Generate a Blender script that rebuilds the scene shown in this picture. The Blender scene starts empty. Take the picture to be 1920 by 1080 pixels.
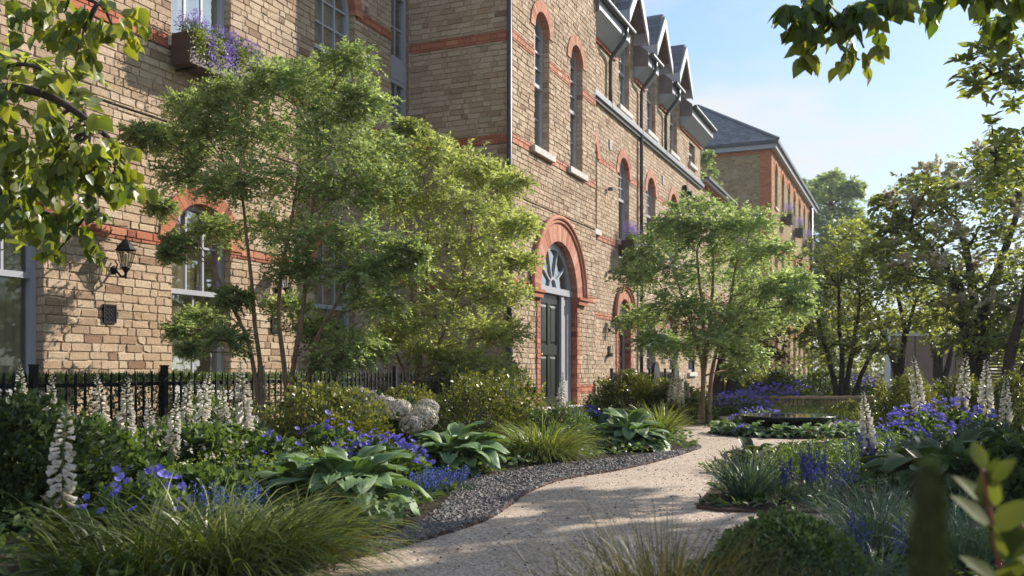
import bpy, math, random
import numpy as np
from mathutils import Vector
PI = math.pi
sc = bpy.context.scene
col = sc.collection
RNG = np.random.default_rng(7)

# ---------------------------------------------------------------- camera model used to measure the place
F, CX, HZ, EYE = 1750.0, 960.0, 692.0, 0.72
def at(px, py, Y):
    return np.array([(px-CX)/F*Y, Y, EYE+(HZ-py)/F*Y])
def gp(px, py):
    Y = EYE*F/(py-HZ)
    return np.array([(px-CX)/F*Y, Y, 0.0])
UH = np.array([.3961, .9182, 0.]); NH = np.array([.9182, -.3961, 0.])
def BF(u, n, z=0.0):
    return UH*u + NH*n + np.array([0, 0, z])
NA, NB, NC = -7.886, -6.005, -6.3      # wall planes of the terrace
UB0, UB1, UC1, UE1 = 13.92, 18.25, 29.82, 35.0
SUN = np.array([.814*math.cos(math.radians(30)), .58*math.cos(math.radians(30)), math.sin(math.radians(30))])

# ---------------------------------------------------------------- materials
def newmat(name):
    m = bpy.data.materials.new(name); m.use_nodes = True
    nt = m.node_tree; nt.nodes.clear()
    out = nt.nodes.new('ShaderNodeOutputMaterial')
    return m, nt, out
def nd(nt, t, **kw):
    n = nt.nodes.new(t)
    for k, v in kw.items():
        if k in n.inputs.keys(): n.inputs[k].default_value = v
        else: setattr(n, k, v)
    return n
def ramp(nt, src, stops, interp='LINEAR'):
    r = nt.nodes.new('ShaderNodeValToRGB'); cr = r.color_ramp; cr.interpolation = interp
    while len(cr.elements) > 1: cr.elements.remove(cr.elements[-1])
    for i, (p, c) in enumerate(stops):
        e = cr.elements[0] if i == 0 else cr.elements.new(p)
        e.position = p; e.color = (c[0], c[1], c[2], 1)
    if src is not None: nt.links.new(src, r.inputs[0])
    return r
def mixc(nt, fac, a, b, mode='MIX'):
    m = nt.nodes.new('ShaderNodeMix'); m.data_type = 'RGBA'; m.blend_type = mode
    for s, v in ((m.inputs[0], fac), (m.inputs[6], a), (m.inputs[7], b)):
        if hasattr(v, 'is_linked') or isinstance(v, bpy.types.NodeSocket): nt.links.new(v, s)
        elif isinstance(v, (tuple, list)): s.default_value = (v[0], v[1], v[2], 1)
        else: s.default_value = v
    return m.outputs[2]
def noise(nt, scale, detail=4, rough=.55, vec=None, dim='3D'):
    n = nt.nodes.new('ShaderNodeTexNoise')
    n.inputs['Scale'].default_value = scale; n.inputs['Detail'].default_value = detail; n.inputs['Roughness'].default_value = rough
    if vec is None:
        tc = nt.nodes.new('ShaderNodeNewGeometry'); vec = tc.outputs['Position']
    nt.links.new(vec, n.inputs['Vector'])
    return n.outputs['Fac']
def bump(nt, h, strength, dist):
    b = nt.nodes.new('ShaderNodeBump'); b.inputs['Strength'].default_value = strength; b.inputs['Distance'].default_value = dist
    nt.links.new(h, b.inputs['Height']); return b.outputs[0]
def attr(nt, name='rnd'):
    a = nt.nodes.new('ShaderNodeAttribute'); a.attribute_name = name; return a.outputs['Fac']

def leaf_mat(name, stops, trans=.35, rough=.45, spec=.35, tint=(1.15, 1.2, .5)):
    m, nt, out = newmat(name)
    r = ramp(nt, attr(nt), stops)
    nz = noise(nt, 1.6, 2)
    c = mixc(nt, nz, r.outputs[0], (0, 0, 0), 'MIX')
    hv = nt.nodes.new('ShaderNodeHueSaturation'); hv.inputs['Hue'].default_value = .5
    nt.links.new(r.outputs[0], hv.inputs['Color'])
    mp = nt.nodes.new('ShaderNodeMapRange'); mp.inputs['From Min'].default_value = .3; mp.inputs['From Max'].default_value = .7
    mp.inputs['To Min'].default_value = .75; mp.inputs['To Max'].default_value = 1.25
    nt.links.new(nz, mp.inputs['Value']); nt.links.new(mp.outputs[0], hv.inputs['Value'])
    p = nd(nt, 'ShaderNodeBsdfPrincipled'); p.inputs['Roughness'].default_value = rough; p.inputs['Specular IOR Level'].default_value = spec
    nt.links.new(hv.outputs[0], p.inputs['Base Color'])
    t = nd(nt, 'ShaderNodeBsdfTranslucent')
    nt.links.new(mixc(nt, 1.0, hv.outputs[0], tint, 'MULTIPLY'), t.inputs['Color'])
    ms = nt.nodes.new('ShaderNodeMixShader'); ms.inputs[0].default_value = trans
    nt.links.new(p.outputs[0], ms.inputs[1]); nt.links.new(t.outputs[0], ms.inputs[2]); nt.links.new(ms.outputs[0], out.inputs[0])
    nt.nodes.remove(c.node)
    return m
def plain(name, c, rough=.6, spec=.4, var=.15, nscale=6, bumps=0, metal=0, bscale=40):
    m, nt, out = newmat(name)
    p = nd(nt, 'ShaderNodeBsdfPrincipled'); p.inputs['Roughness'].default_value = rough; p.inputs['Specular IOR Level'].default_value = spec; p.inputs['Metallic'].default_value = metal
    nz = noise(nt, nscale, 5)
    lo = tuple(x*(1-var) for x in c); hi = tuple(min(1, x*(1+var)) for x in c)
    r = ramp(nt, nz, [(.3, lo), (.7, hi)])
    nt.links.new(r.outputs[0], p.inputs['Base Color'])
    if bumps: nt.links.new(bump(nt, noise(nt, bscale, 4), bumps, .01), p.inputs['Normal'])
    nt.links.new(p.outputs[0], out.inputs[0]); return m
def brick_mat(name, stops, mott=.5, bs=.6, soot=(.10, .075, .055), sootamt=.55):
    m, nt, out = newmat(name)
    r = ramp(nt, attr(nt), stops)
    n1 = noise(nt, 45, 5, .65)
    c = mixc(nt, .55, r.outputs[0], ramp(nt, n1, [(.3, (.35, .32, .3)), (.5, (.9, .88, .85)), (.72, (1.25, 1.2, 1.12))]).outputs[0], 'MULTIPLY')
    # pits
    n3 = noise(nt, 120, 2)
    c = mixc(nt, ramp(nt, n3, [(.62, (0, 0, 0)), (.72, (.7, .7, .7))]).outputs[0], c, tuple(x*.55 for x in stops[len(stops)//2][1]))
    n2 = noise(nt, 1.1, 6, .65)
    c = mixc(nt, ramp(nt, n2, [(.5, (0, 0, 0)), (.72, (sootamt,)*3)]).outputs[0], c, soot)
    p = nd(nt, 'ShaderNodeBsdfPrincipled'); p.inputs['Roughness'].default_value = .9; p.inputs['Specular IOR Level'].default_value = .2
    nt.links.new(c, p.inputs['Base Color'])
    ad = nt.nodes.new('ShaderNodeMath'); ad.operation = 'ADD'
    nt.links.new(noise(nt, 28, 5, .7), ad.inputs[0]); nt.links.new(n3, ad.inputs[1])
    nt.links.new(bump(nt, ad.outputs[0], bs, .012), p.inputs['Normal'])
    nt.links.new(p.outputs[0], out.inputs[0]); return m
def glass_mat():
    m, nt, out = newmat('window_glass')
    g = nd(nt, 'ShaderNodeBsdfGlossy'); g.inputs['Roughness'].default_value = .02; g.inputs['Color'].default_value = (.85, .9, .92, 1)
    t = nd(nt, 'ShaderNodeBsdfTransparent'); t.inputs['Color'].default_value = (.84, .86, .84, 1)
    fr = nd(nt, 'ShaderNodeFresnel'); fr.inputs['IOR'].default_value = 1.5
    nt.links.new(bump(nt, noise(nt, 1.3, 2), .15, .02), g.inputs['Normal'])
    mr = nt.nodes.new('ShaderNodeMath'); mr.operation = 'MULTIPLY_ADD'; mr.inputs[1].default_value = .45; mr.inputs[2].default_value = .0
    nt.links.new(fr.outputs[0], mr.inputs[0])
    ms = nt.nodes.new('ShaderNodeMixShader'); nt.links.new(mr.outputs[0], ms.inputs[0])
    nt.links.new(t.outputs[0], ms.inputs[1]); nt.links.new(g.outputs[0], ms.inputs[2]); nt.links.new(ms.outputs[0], out.inputs[0])
    return m
M = {}
STOCK = [(0, (.27, .17, .11)), (.2, (.40, .28, .185)), (.5, (.50, .37, .255)), (.75, (.58, .45, .325)), (1, (.46, .31, .205))]
M['brick'] = brick_mat('stock_brick', STOCK, sootamt=.35)
M['red'] = brick_mat('red_brick', [(0, (.24, .075, .05)), (.35, (.42, .14, .08)), (.7, (.50, .19, .11)), (1, (.58, .27, .17))], sootamt=.4, bs=.4)
M['red_pale_sun'] = brick_mat('sun_paled_red_brick', [(0, (.34, .13, .085)), (.35, (.50, .215, .14)), (.7, (.57, .27, .18)), (1, (.64, .36, .26))], sootamt=.35, bs=.4)  # lighter brick, with the sun's overexposure also painted into the colour
M['orange'] = brick_mat('orange_brick', [(0, (.45, .13, .05)), (.5, (.56, .18, .07)), (1, (.6, .23, .1))], sootamt=.15, bs=.4)
M['stock_far'] = brick_mat('yellow_stock_brick', [(0, (.26, .17, .09)), (.4, (.38, .26, .14)), (.8, (.5, .36, .2)), (1, (.3, .2, .12))], sootamt=.3)
M['mortar'] = plain('mortar', (.40, .315, .225), .95, .1, .3, 9, .6, bscale=60)
M['mortar_red'] = plain('red_mortar', (.40, .20, .14), .95, .1, .25, 9, .4)
M['stone'] = plain('sill_stone', (.55, .51, .46), .85, .2, .18, 14, .4)
M['grey_paint'] = plain('grey_joinery_paint', (.36, .36, .385), .4, .4, .06, 3)
M['grey_light'] = plain('pale_fascia_paint', (.37, .37, .395), .5, .35, .06, 3)
M['white_soffit'] = plain('white_soffit_paint', (.36, .37, .40), .5, .3, .06, 3)
M['brown_lead'] = plain('brown_lead', (.20, .155, .15), .6, .4, .2, 5)
M['black_iron'] = plain('black_iron', (.010, .010, .011), .6, .22, .3, 30, .15)
M['gutter_grey'] = plain('grey_gutter_paint', (.17, .175, .19), .5, .35, .15, 9)
M['pipe'] = plain('dark_pipe', (.045, .047, .055), .4, .5, .2, 12)
M['door_green'] = plain('dark_olive_door_paint', (.011, .014, .008), .38, .3, .15, 5)
M['door_brown'] = plain('dark_brown_door_paint', (.05, .035, .03), .35, .5, .15, 5)
M['brass'] = plain('brass', (.6, .4, .12), .3, .5, .1, 5, metal=1)
M['curtain'] = plain('cream_curtain', (.55, .43, .29), .9, .1, .08, 4)
M['hall'] = plain('shade_dark_hall_plaster', (.10, .085, .07), .9, .1, .1, 2)  # plaster colour darkened to paint in the shade of an unlit hall
M['room'] = plain('room_plaster', (.40, .32, .24), .9, .1, .1, 2)
M['glass'] = glass_mat()
def slate_mat():
    m, nt, out = newmat('roof_slate')
    r = ramp(nt, attr(nt), [(0, (.085, .09, .105)), (.5, (.13, .135, .155)), (1, (.18, .185, .2))])
    p = nd(nt, 'ShaderNodeBsdfPrincipled'); p.inputs['Roughness'].default_value = .55
    nt.links.new(r.outputs[0], p.inputs['Base Color']); nt.links.new(bump(nt, noise(nt, 25, 4), .3, .01), p.inputs['Normal'])
    nt.links.new(p.outputs[0], out.inputs[0]); return m
M['slate'] = slate_mat()
M['timber_box'] = plain('brown_box_timber', (.065, .042, .035), .6, .3, .2, 10)
M['bark'] = plain('tree_bark', (.16, .11, .07), .9, .15, .35, 18, .9, bscale=50)
M['bark_tan'] = plain('tan_bark', (.24, .16, .10), .9, .15, .3, 18, .8, bscale=50)
M['bark_dark'] = plain('dark_bark', (.065, .05, .04), .9, .15, .35, 18, .9, bscale=40)
M['stem'] = plain('plant_stem', (.07, .09, .03), .6, .3, .25, 15)
M['stem_red'] = plain('red_stem', (.22, .06, .04), .5, .3, .2, 15)
def path_mat():
    m, nt, out = newmat('resin_bound_gravel')
    g = nt.nodes.new('ShaderNodeNewGeometry')
    v = nt.nodes.new('ShaderNodeTexVoronoi'); v.inputs['Scale'].default_value = 130; nt.links.new(g.outputs['Position'], v.inputs['Vector'])
    sp = nt.nodes.new('ShaderNodeSeparateColor'); nt.links.new(v.outputs['Color'], sp.inputs[0])
    r = ramp(nt, sp.outputs[0], [(0, (.16, .11, .08)), (.18, (.29, .21, .155)), (.5, (.40, .31, .235)), (.8, (.49, .40, .315)), (1, (.62, .54, .45))])
    v2 = nt.nodes.new('ShaderNodeTexVoronoi'); v2.inputs['Scale'].default_value = 38; nt.links.new(g.outputs['Position'], v2.inputs['Vector'])
    s2 = nt.nodes.new('ShaderNodeSeparateColor'); nt.links.new(v2.outputs['Color'], s2.inputs[0])
    c = mixc(nt, .45, r.outputs[0], ramp(nt, s2.outputs[0], [(0, (.65, .62, .6)), (.3, (.92, .9, .88)), (1, (1.15, 1.13, 1.1))]).outputs[0], 'MULTIPLY')
    nz = noise(nt, 1.3, 5)
    c = mixc(nt, ramp(nt, nz, [(.42, (0, 0, 0)), (.7, (.35, .35, .35))]).outputs[0], c, (.2, .145, .105))
    p = nd(nt, 'ShaderNodeBsdfPrincipled'); p.inputs['Roughness'].default_value = .85; p.inputs['Specular IOR Level'].default_value = .25
    nt.links.new(c, p.inputs['Base Color'])
    nt.links.new(bump(nt, v.outputs['Distance'], -.8, .006), p.inputs['Normal'])
    nt.links.new(p.outputs[0], out.inputs[0]); return m
M['path'] = path_mat()
M['soil'] = plain('dark_soil', (.035, .026, .018), 1, .1, .4, 20, 1, bscale=50)
M['ground'] = plain('distant_ground', (.07, .075, .035), 1, .1, .4, 1.2)
def attr_mat(name, stops, rough=.8):
    m, nt, out = newmat(name)
    p = nd(nt, 'ShaderNodeBsdfPrincipled'); p.inputs['Roughness'].default_value = rough
    nt.links.new(ramp(nt, attr(nt), stops).outputs[0], p.inputs['Base Color']); nt.links.new(p.outputs[0], out.inputs[0]); return m
M['chip'] = attr_mat('slate_chip', [(0, (.05, .042, .04)), (.5, (.12, .10, .09)), (.85, (.2, .165, .145)), (1, (.30, .25, .22))], .75)
M['corten'] = plain('weathered_steel', (.085, .040, .026), .8, .3, .35, 12, .3)
M['water_black'] = plain('black_water', (.004, .005, .006), .03, .5, 0, 2, .02, bscale=9)
M['bowl'] = plain('black_bowl', (.012, .012, .013), .25, .5, .2, 5)
M['timber'] = plain('bench_timber', (.40, .25, .13), .7, .3, .25, 9, .3)
M['fence_timber'] = plain('fence_slat_timber', (.15, .095, .06), .8, .2, .3, 4, .3)
M['render_pink'] = plain('pinkish_render', (.25, .175, .135), .9, .1, .1, 1.5, .2)
M['white_post'] = plain('white_post_paint', (.7, .7, .7), .5, .3, .05, 4)
M['headstone'] = plain('dark_slab', (.035, .03, .025), .8, .2, .3, 8, .3)
M['petal_white'] = leaf_mat('white_petal', [(0, (.42, .35, .25)), (.4, (.62, .57, .48)), (1, (.74, .70, .62))], .3, .6, .2, (1, .98, .9))
M['petal_cream'] = leaf_mat('cream_blossom', [(0, (.5, .45, .32)), (1, (.68, .62, .48))], .3, .7, .2, (1, .98, .85))
M['petal_blue'] = leaf_mat('violet_petal', [(0, (.10, .075, .38)), (.5, (.165, .13, .50)), (1, (.28, .24, .62))], .35, .6, .2, (1, 1, 1.1))
M['petal_lav'] = leaf_mat('lavender_petal', [(0, (.20, .13, .40)), (.5, (.30, .21, .55)), (1, (.45, .36, .68))], .3, .7, .2, (1, 1, 1.1))
M['petal_spike'] = leaf_mat('blue_spike_floret', [(0, (.06, .09, .34)), (.5, (.11, .15, .46)), (1, (.24, .30, .62))], .25, .7, .2, (1, 1, 1.1))
M['hyd'] = leaf_mat('hydrangea_floret', [(0, (.26, .23, .18)), (.6, (.44, .40, .34)), (1, (.62, .58, .50))], .25, .7, .2, (1, .98, .9))
G = lambda *c: list(zip([0, .5, 1] if len(c) == 3 else [0, .35, .7, 1], c))
M['lf_t1'] = leaf_mat('soft_green_leaf', G((.11, .16, .065), (.27, .33, .145), (.48, .53, .30)), .5, tint=(1.2, 1.25, .65))
M['lf_t2'] = leaf_mat('yellow_green_leaf', G((.18, .21, .075), (.39, .42, .17), (.60, .60, .34)), .52, tint=(1.15, 1.2, .6))
M['lf_t3'] = leaf_mat('pale_green_leaf', G((.14, .20, .085), (.32, .39, .18), (.52, .57, .35)), .5, tint=(1.15, 1.2, .65))
M['lf_dark'] = leaf_mat('dark_tree_leaf', G((.10, .13, .055), (.20, .23, .105), (.36, .38, .20)), .5, .36, .45, (1.6, 1.6, .45))
M['lf_mid'] = leaf_mat('mid_tree_leaf', G((.11, .145, .055), (.22, .25, .10), (.37, .39, .19)), .5, .4, .4, (1.5, 1.5, .4))
M['lf_red'] = leaf_mat('bronze_leaf', G((.06, .035, .02), (.12, .06, .03), (.2, .11, .05)), .38, .4, .4, (1.5, 1.1, .5))
M['lf_far_hazed'] = leaf_mat('hazed_far_tree_leaf', G((.22, .28, .17), (.32, .39, .24), (.42, .48, .32)), .45)  # distance haze painted into the leaf colour
M['lf_over'] = leaf_mat('lime_leaf', G((.06, .10, .022), (.15, .185, .04), (.28, .29, .07)), .45, .38, .4, (1.6, 1.55, .3))
M['lf_hosta'] = leaf_mat('hosta_leaf', G((.075, .13, .055), (.14, .205, .09), (.24, .31, .16)), .22, .55, .28, (1.2, 1.4, .5))
M['lf_shrub'] = leaf_mat('olive_shrub_leaf', G((.055, .07, .02), (.14, .15, .042), (.28, .27, .09)), .4, .35, .5, (1.3, 1.3, .4))
M['lf_green'] = leaf_mat('fresh_green_leaf', G((.05, .085, .028), (.105, .15, .048), (.20, .25, .09)), .4, .45, .35)
M['lf_deep'] = leaf_mat('deep_green_leaf', G((.035, .055, .022), (.062, .09, .034), (.11, .14, .058)), .3, .5, .3)
M['lf_lime'] = leaf_mat('lime_floret', G((.14, .19, .02), (.26, .30, .03), (.4, .42, .06)), .35)
M['lf_foxglove'] = leaf_mat('foxglove_leaf', G((.035, .05, .014), (.07, .085, .022), (.12, .13, .04)), .28, .5, .3)
M['grass_y'] = leaf_mat('yellow_green_blade', G((.055, .085, .018), (.15, .185, .042), (.36, .37, .12)), .35, .4, .4)
M['petal_deep'] = leaf_mat('deep_blue_floret', [(0, (.03, .035, .16)), (.5, (.06, .065, .27)), (1, (.12, .13, .40))], .25, .7, .2, (1, 1, 1.1))
M['lf_shoot'] = leaf_mat('olive_shoot_leaf', G((.05, .065, .015), (.10, .12, .025), (.17, .19, .045)), .35, .65, .15, (1.2, 1.2, .5))
M['grass_b'] = leaf_mat('tan_green_blade', G((.05, .055, .018), (.095, .088, .03), (.17, .145, .06)), .35, .5, .3, (1.2, 1.1, .6))
M['grass_g'] = leaf_mat('grey_green_blade', G((.05, .085, .05), (.095, .14, .085), (.17, .22, .14)), .3, .45, .4, (1.1, 1.2, .8))

# ---------------------------------------------------------------- mesh builder
class MB:
    def __init__(s, frame=False): s.V = []; s.Fs = []; s.R = []; s.n = 0; s.frame = frame
    def add(s, v, f, rnd=.5, mat=0):
        v = np.asarray(v, float).reshape(-1, 3)
        r = np.broadcast_to(np.asarray(rnd, float), (len(v),))
        s.V.append(v); s.R.append(r)
        if isinstance(f, np.ndarray): s.Fs.append((f+s.n, mat))
        else:
            by = {}
            for q in f: by.setdefault(len(q), []).append(q)
            for q in by.values(): s.Fs.append((np.array(q, int)+s.n, mat))
        s.n += len(v)
    def box(s, x0, x1, y0, y1, z0, z1, rnd=.5, mat=0):
        v = [(x, y, z) for z in (z0, z1) for y in (y0, y1) for x in (x0, x1)]
        s.add(v, [(0, 2, 3, 1), (4, 5, 7, 6), (0, 1, 5, 4), (2, 6, 7, 3), (0, 4, 6, 2), (1, 3, 7, 5)], rnd, mat)
    def tube(s, pts, rad, k=6, cap=True, rnd=.5, mat=0):
        P = np.asarray(pts, float); n = len(P); rad = np.broadcast_to(np.asarray(rad, float), (n,))
        T = np.gradient(P, axis=0); T /= np.linalg.norm(T, axis=1)[:, None]+1e-12
        ref = np.array([0, 0, 1.]) if abs(T[:, 2]).mean() < .8 else np.array([1., .1, 0])
        A = np.cross(T, ref); A /= np.linalg.norm(A, axis=1)[:, None]+1e-12; B = np.cross(T, A)
        th = np.arange(k)*2*PI/k
        V = P[:, None]+rad[:, None, None]*(A[:, None]*np.cos(th)[None, :, None]+B[:, None]*np.sin(th)[None, :, None])
        i, j = np.meshgrid(np.arange(n-1), np.arange(k), indexing='ij')
        f = np.stack([i*k+j, i*k+(j+1) % k, (i+1)*k+(j+1) % k, (i+1)*k+j], -1).reshape(-1, 4)
        o = s.n
        s.add(V.reshape(-1, 3), f, rnd, mat)
        if cap:
            s.Fs.append((np.array([list(range(k))[::-1]])+o, mat)); s.Fs.append((np.array([[(n-1)*k+q for q in range(k)]])+o, mat))
    def lathe(s, c, prof, k=16, rnd=.5, mat=0):
        c = np.asarray(c, float); n = len(prof); th = np.arange(k)*2*PI/k
        V = np.array([[c[0]+r*math.cos(t), c[1]+r*math.sin(t), c[2]+z] for r, z in prof for t in th])
        i, j = np.meshgrid(np.arange(n-1), np.arange(k), indexing='ij')
        f = np.stack([i*k+j, i*k+(j+1) % k, (i+1)*k+(j+1) % k, (i+1)*k+j], -1).reshape(-1, 4)
        s.add(V, f, rnd, mat)
    def prism(s, poly, d0, d1, plane='uz', rnd=.5, mat=0):
        # poly in two axes, extruded on the third: 'uz' -> extrude n ; 'nz' -> extrude u ; 'xy' -> extrude z
        n = len(poly)
        def P(a, b, d): return {'uz': (a, d, b), 'nz': (d, a, b), 'xy': (a, b, d)}[plane]
        v = [P(a, b, d0) for a, b in poly]+[P(a, b, d1) for a, b in poly]
        f = [tuple(range(n))[::-1], tuple(range(n, 2*n))]+[(i, (i+1) % n, n+(i+1) % n, n+i) for i in range(n)]
        s.add(v, f, rnd, mat)
    def inst(s, tpl, faces, pos, ax, nrm, L, W, rnd, mat=0):
        tpl = np.asarray(tpl, float); N = len(pos); k = len(tpl)
        ax = ax/(np.linalg.norm(ax, axis=1)[:, None]+1e-9)
        sd = np.cross(nrm, ax); sd /= np.linalg.norm(sd, axis=1)[:, None]+1e-9
        m = np.cross(ax, sd)
        L = np.broadcast_to(L, (N,))[:, None, None]; W = np.broadcast_to(W, (N,))[:, None, None]
        V = pos[:, None]+ax[:, None]*tpl[None, :, 0:1]*L+sd[:, None]*tpl[None, :, 1:2]*W+m[:, None]*tpl[None, :, 2:3]*W
        rn = np.repeat(np.broadcast_to(rnd, (N,)), k)
        o = s.n; s.V.append(V.reshape(-1, 3)); s.R.append(rn); s.n += N*k
        off = (np.arange(N)*k)[:, None, None]
        by = {}
        for q in faces: by.setdefault(len(q), []).append(q)
        for kk, q in by.items():
            s.Fs.append(((np.array(q)[None]+off).reshape(-1, kk)+o, mat))
    def build(s, name, mats, parent=None, smooth=False, loc=None):
        V = np.concatenate(s.V) if s.V else np.zeros((0, 3)); R = np.concatenate(s.R) if s.R else np.zeros(0)
        if s.frame: V = V[:, 0:1]*UH+V[:, 1:2]*NH+V[:, 2:3]*np.array([0, 0, 1.])
        base = np.array(ROOTLOC(parent)) if parent is not None else (np.array(loc) if loc is not None else np.zeros(3))
        V = V-base
        me = bpy.data.meshes.new(name)
        me.vertices.add(len(V)); me.vertices.foreach_set('co', V.astype(np.float32).ravel())
        if s.frame: Fs = [(f[:, ::-1], m) for f, m in s.Fs]
        else: Fs = s.Fs
        tot = np.concatenate([np.full(len(f), f.shape[1]) for f, m in Fs]); li = np.concatenate([f.ravel() for f, m in Fs])
        mi = np.concatenate([np.full(len(f), m) for f, m in Fs])
        me.loops.add(len(li)); me.loops.foreach_set('vertex_index', li.astype(np.int32))
        me.polygons.add(len(tot)); st = np.concatenate([[0], np.cumsum(tot)[:-1]])
        me.polygons.foreach_set('loop_start', st.astype(np.int32)); me.polygons.foreach_set('loop_total', tot.astype(np.int32))
        me.polygons.foreach_set('material_index', mi.astype(np.int32))
        k0 = mats if isinstance(mats, str) else mats[0]
        sm = smooth or (isinstance(k0, str) and k0.startswith(('lf_', 'petal', 'hyd', 'grass')))
        me.polygons.foreach_set('use_smooth', np.full(len(tot), sm, bool))
        a = me.attributes.new('rnd', 'FLOAT', 'POINT'); a.data.foreach_set('value', R.astype(np.float32))
        me.update(calc_edges=True); me.validate()
        for m in (mats if isinstance(mats, (list, tuple)) else [mats]): me.materials.append(M[m] if isinstance(m, str) else m)
        o = bpy.data.objects.new(name, me); col.objects.link(o)
        if parent is not None: o.parent = parent; KIDMAP.setdefault(parent.name, []).append(o)
        elif loc is not None: o.location = loc
        return o
KIDMAP = {}
def ROOTLOC(p):
    t = np.zeros(3)
    while p is not None: t = t+np.array(p.location); p = p.parent
    return t
def tag(o, label=None, cat=None, group=None, kind=None):
    if label: o['label'] = label
    if cat: o['category'] = cat
    if group: o['group'] = group
    if kind: o['kind'] = kind
    return o
def thing(name, label, cat, loc=(0, 0, 0), group=None):
    o = bpy.data.objects.new(name, None); o.empty_display_size = .1; col.objects.link(o); o.location = tuple(float(x) for x in loc)
    return tag(o, label, cat, group)
def dup(root, loc, rz=0, s=1.0, label=None, group=None):
    def cp(o, par):
        c = o.copy(); col.objects.link(c)
        if par is not None: c.parent = par
        for ch in [x for x in KIDS(o)]: cp(ch, c)
        return c
    c = cp(root, None); c.location = tuple(float(x) for x in loc); c.rotation_euler = (0, 0, rz); c.scale = (s, s, s) if np.isscalar(s) else s
    if label: c['label'] = label
    if group: c['group'] = group
    return c
def KIDS(o): return list(KIDMAP.get(o.name, []))
# ---------------------------------------------------------------- brickwork built brick by brick
CH = .09; JT = .010
def bricks(mb, mapf, u0, u1, z0, z1, openings=(), rng=RNG, detail=1, proud=.0, mort=True, bl=.235, hd=.112, jit=.0035, ph=0):
    """courses of stretchers and headers between u0..u1, z0..z1; mapf(u, d, z) -> (u,n,z); openings: (ua,ub,za,zspring,arch)"""
    BR = []; MO = []
    k0 = int(math.floor(z0/CH+1e-6)); k1 = int(math.ceil(z1/CH-1e-6))
    for k in range(k0, k1):
        za, zb = max(z0, k*CH), min(z1, (k+1)*CH)
        if zb-za < .012: continue
        zm = (za+zb)/2; iv = [(u0, u1)]
        for (a, b, oz0, oz1, arch) in openings:
            if zm < oz0: continue
            if zm > oz1:
                if not arch: continue
                rr = (b-a)/2+.09; h = zm-oz1
                if h >= rr-.005: continue
                w = math.sqrt(rr*rr-h*h); c = (a+b)/2; a, b = c-w, c+w
            nv = []
            for p, q in iv:
                if b <= p or a >= q: nv.append((p, q)); continue
                if a > p: nv.append((p, a))
                if b < q: nv.append((b, q))
            iv = nv
        for p, q in iv:
            if q-p < .02: continue
            MO.append((p, q, za, zb))
            x = p-rng.uniform(0, .05)-(.06 if (k+ph) % 2 else 0); typ = (k+ph) % 2
            while x < q:
                w = (bl if (typ == 0 or rng.random() < .25) else hd)*rng.uniform(.94, 1.06)+JT
                a, b = max(x, p), min(x+w-JT, q)
                if q-(x+w) < .05: b = q; w = 9
                if b-a > .025: BR.append((a, b, za+JT*rng.uniform(.3, .6), zb-JT*rng.uniform(.3, .6)))
                x += w; typ = 1-typ
    B = np.array(BR); n = len(B)
    if n == 0: return
    d1 = proud+rng.uniform(-.0015, .0025, n)*(1.6 if detail > 1 else 1)
    rn = np.clip(rng.normal(.5, .21, n), 0, 1)
    ua, ub, za, zb = B.T
    def ring(ins, d, jt):
        cu = rng.uniform(.003, .016, n); cz = rng.uniform(.003, .013, n)
        if detail > 1:
            pts = [(ua+ins+cu, za+ins), (ub-ins-cu, za+ins), (ub-ins, za+ins+cz), (ub-ins, zb-ins-cz), (ub-ins-cu, zb-ins), (ua+ins+cu, zb-ins), (ua+ins, zb-ins-cz), (ua+ins, za+ins+cz)]
        else:
            pts = [(ua+ins, za+ins), (ub-ins, za+ins), (ub-ins, zb-ins), (ua+ins, zb-ins)]
        out = []
        for (pu, pz) in pts:
            out.append(np.stack([pu+rng.normal(0, jt, n), d+rng.normal(0, jt*.5, n), pz+rng.normal(0, jt, n)], 1))
        return np.stack(out, 1)
    k = 8 if detail > 1 else 4
    r0 = ring(-.001, np.full(n, -.02), .0005); r1 = ring(.001, d1-.003, jit*.6); r2 = ring(.005, d1, jit*.8)
    if detail > 1:            # chipped arrises on some bricks
        for q in np.nonzero(rng.random(n) < .30)[0]:
            c_ = rng.integers(0, 8); dz_ = rng.uniform(.006, .022); dx_ = rng.uniform(.008, .03)
            for rr_ in (r1, r2):
                for cc in (c_, (c_+1) % 8):
                    mid_ = rr_[q].mean(0); v_ = mid_-rr_[q, cc]; rr_[q, cc, 0] += np.sign(v_[0])*min(dx_, abs(v_[0])); rr_[q, cc, 2] += np.sign(v_[2])*min(dz_, abs(v_[2])*.8); rr_[q, cc, 1] -= rng.uniform(.001, .004)
    rings = [r0, r1, r2] if detail > 1 else [r0, ring(.004, d1, jit)]
    V = np.concatenate(rings, 1); K = V.shape[1]
    fs = []
    for q in range(len(rings)-1):
        fs += [(q*k+i, q*k+(i+1) % k, (q+1)*k+(i+1) % k, (q+1)*k+i) for i in range(k)]
    top = [tuple(K-k+i for i in range(k))]
    W = mapf(V[..., 0].ravel(), V[..., 1].ravel(), V[..., 2].ravel())
    off = (np.arange(n)*K)[:, None, None]; o = mb.n
    mb.V.append(W); mb.R.append(np.repeat(rn, K)); mb.n += n*K
    mb.Fs.append(((np.array(fs)[None]+off).reshape(-1, 4)+o, 0)); mb.Fs.append(((np.array(top)[None]+off).reshape(-1, k)+o, 0))
    if mort:
        Q = np.array(MO); m = len(Q)
        P = np.stack([np.stack([Q[:, i], np.full(m, -.013 if detail > 1 else -.008), Q[:, j]], 1) for i, j in ((0, 2), (1, 2), (1, 3), (0, 3))], 1).reshape(-1, 3)
        mb.add(mapf(P[:, 0], P[:, 1], P[:, 2]), np.arange(m*4).reshape(-1, 4), .5, 1)
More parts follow.
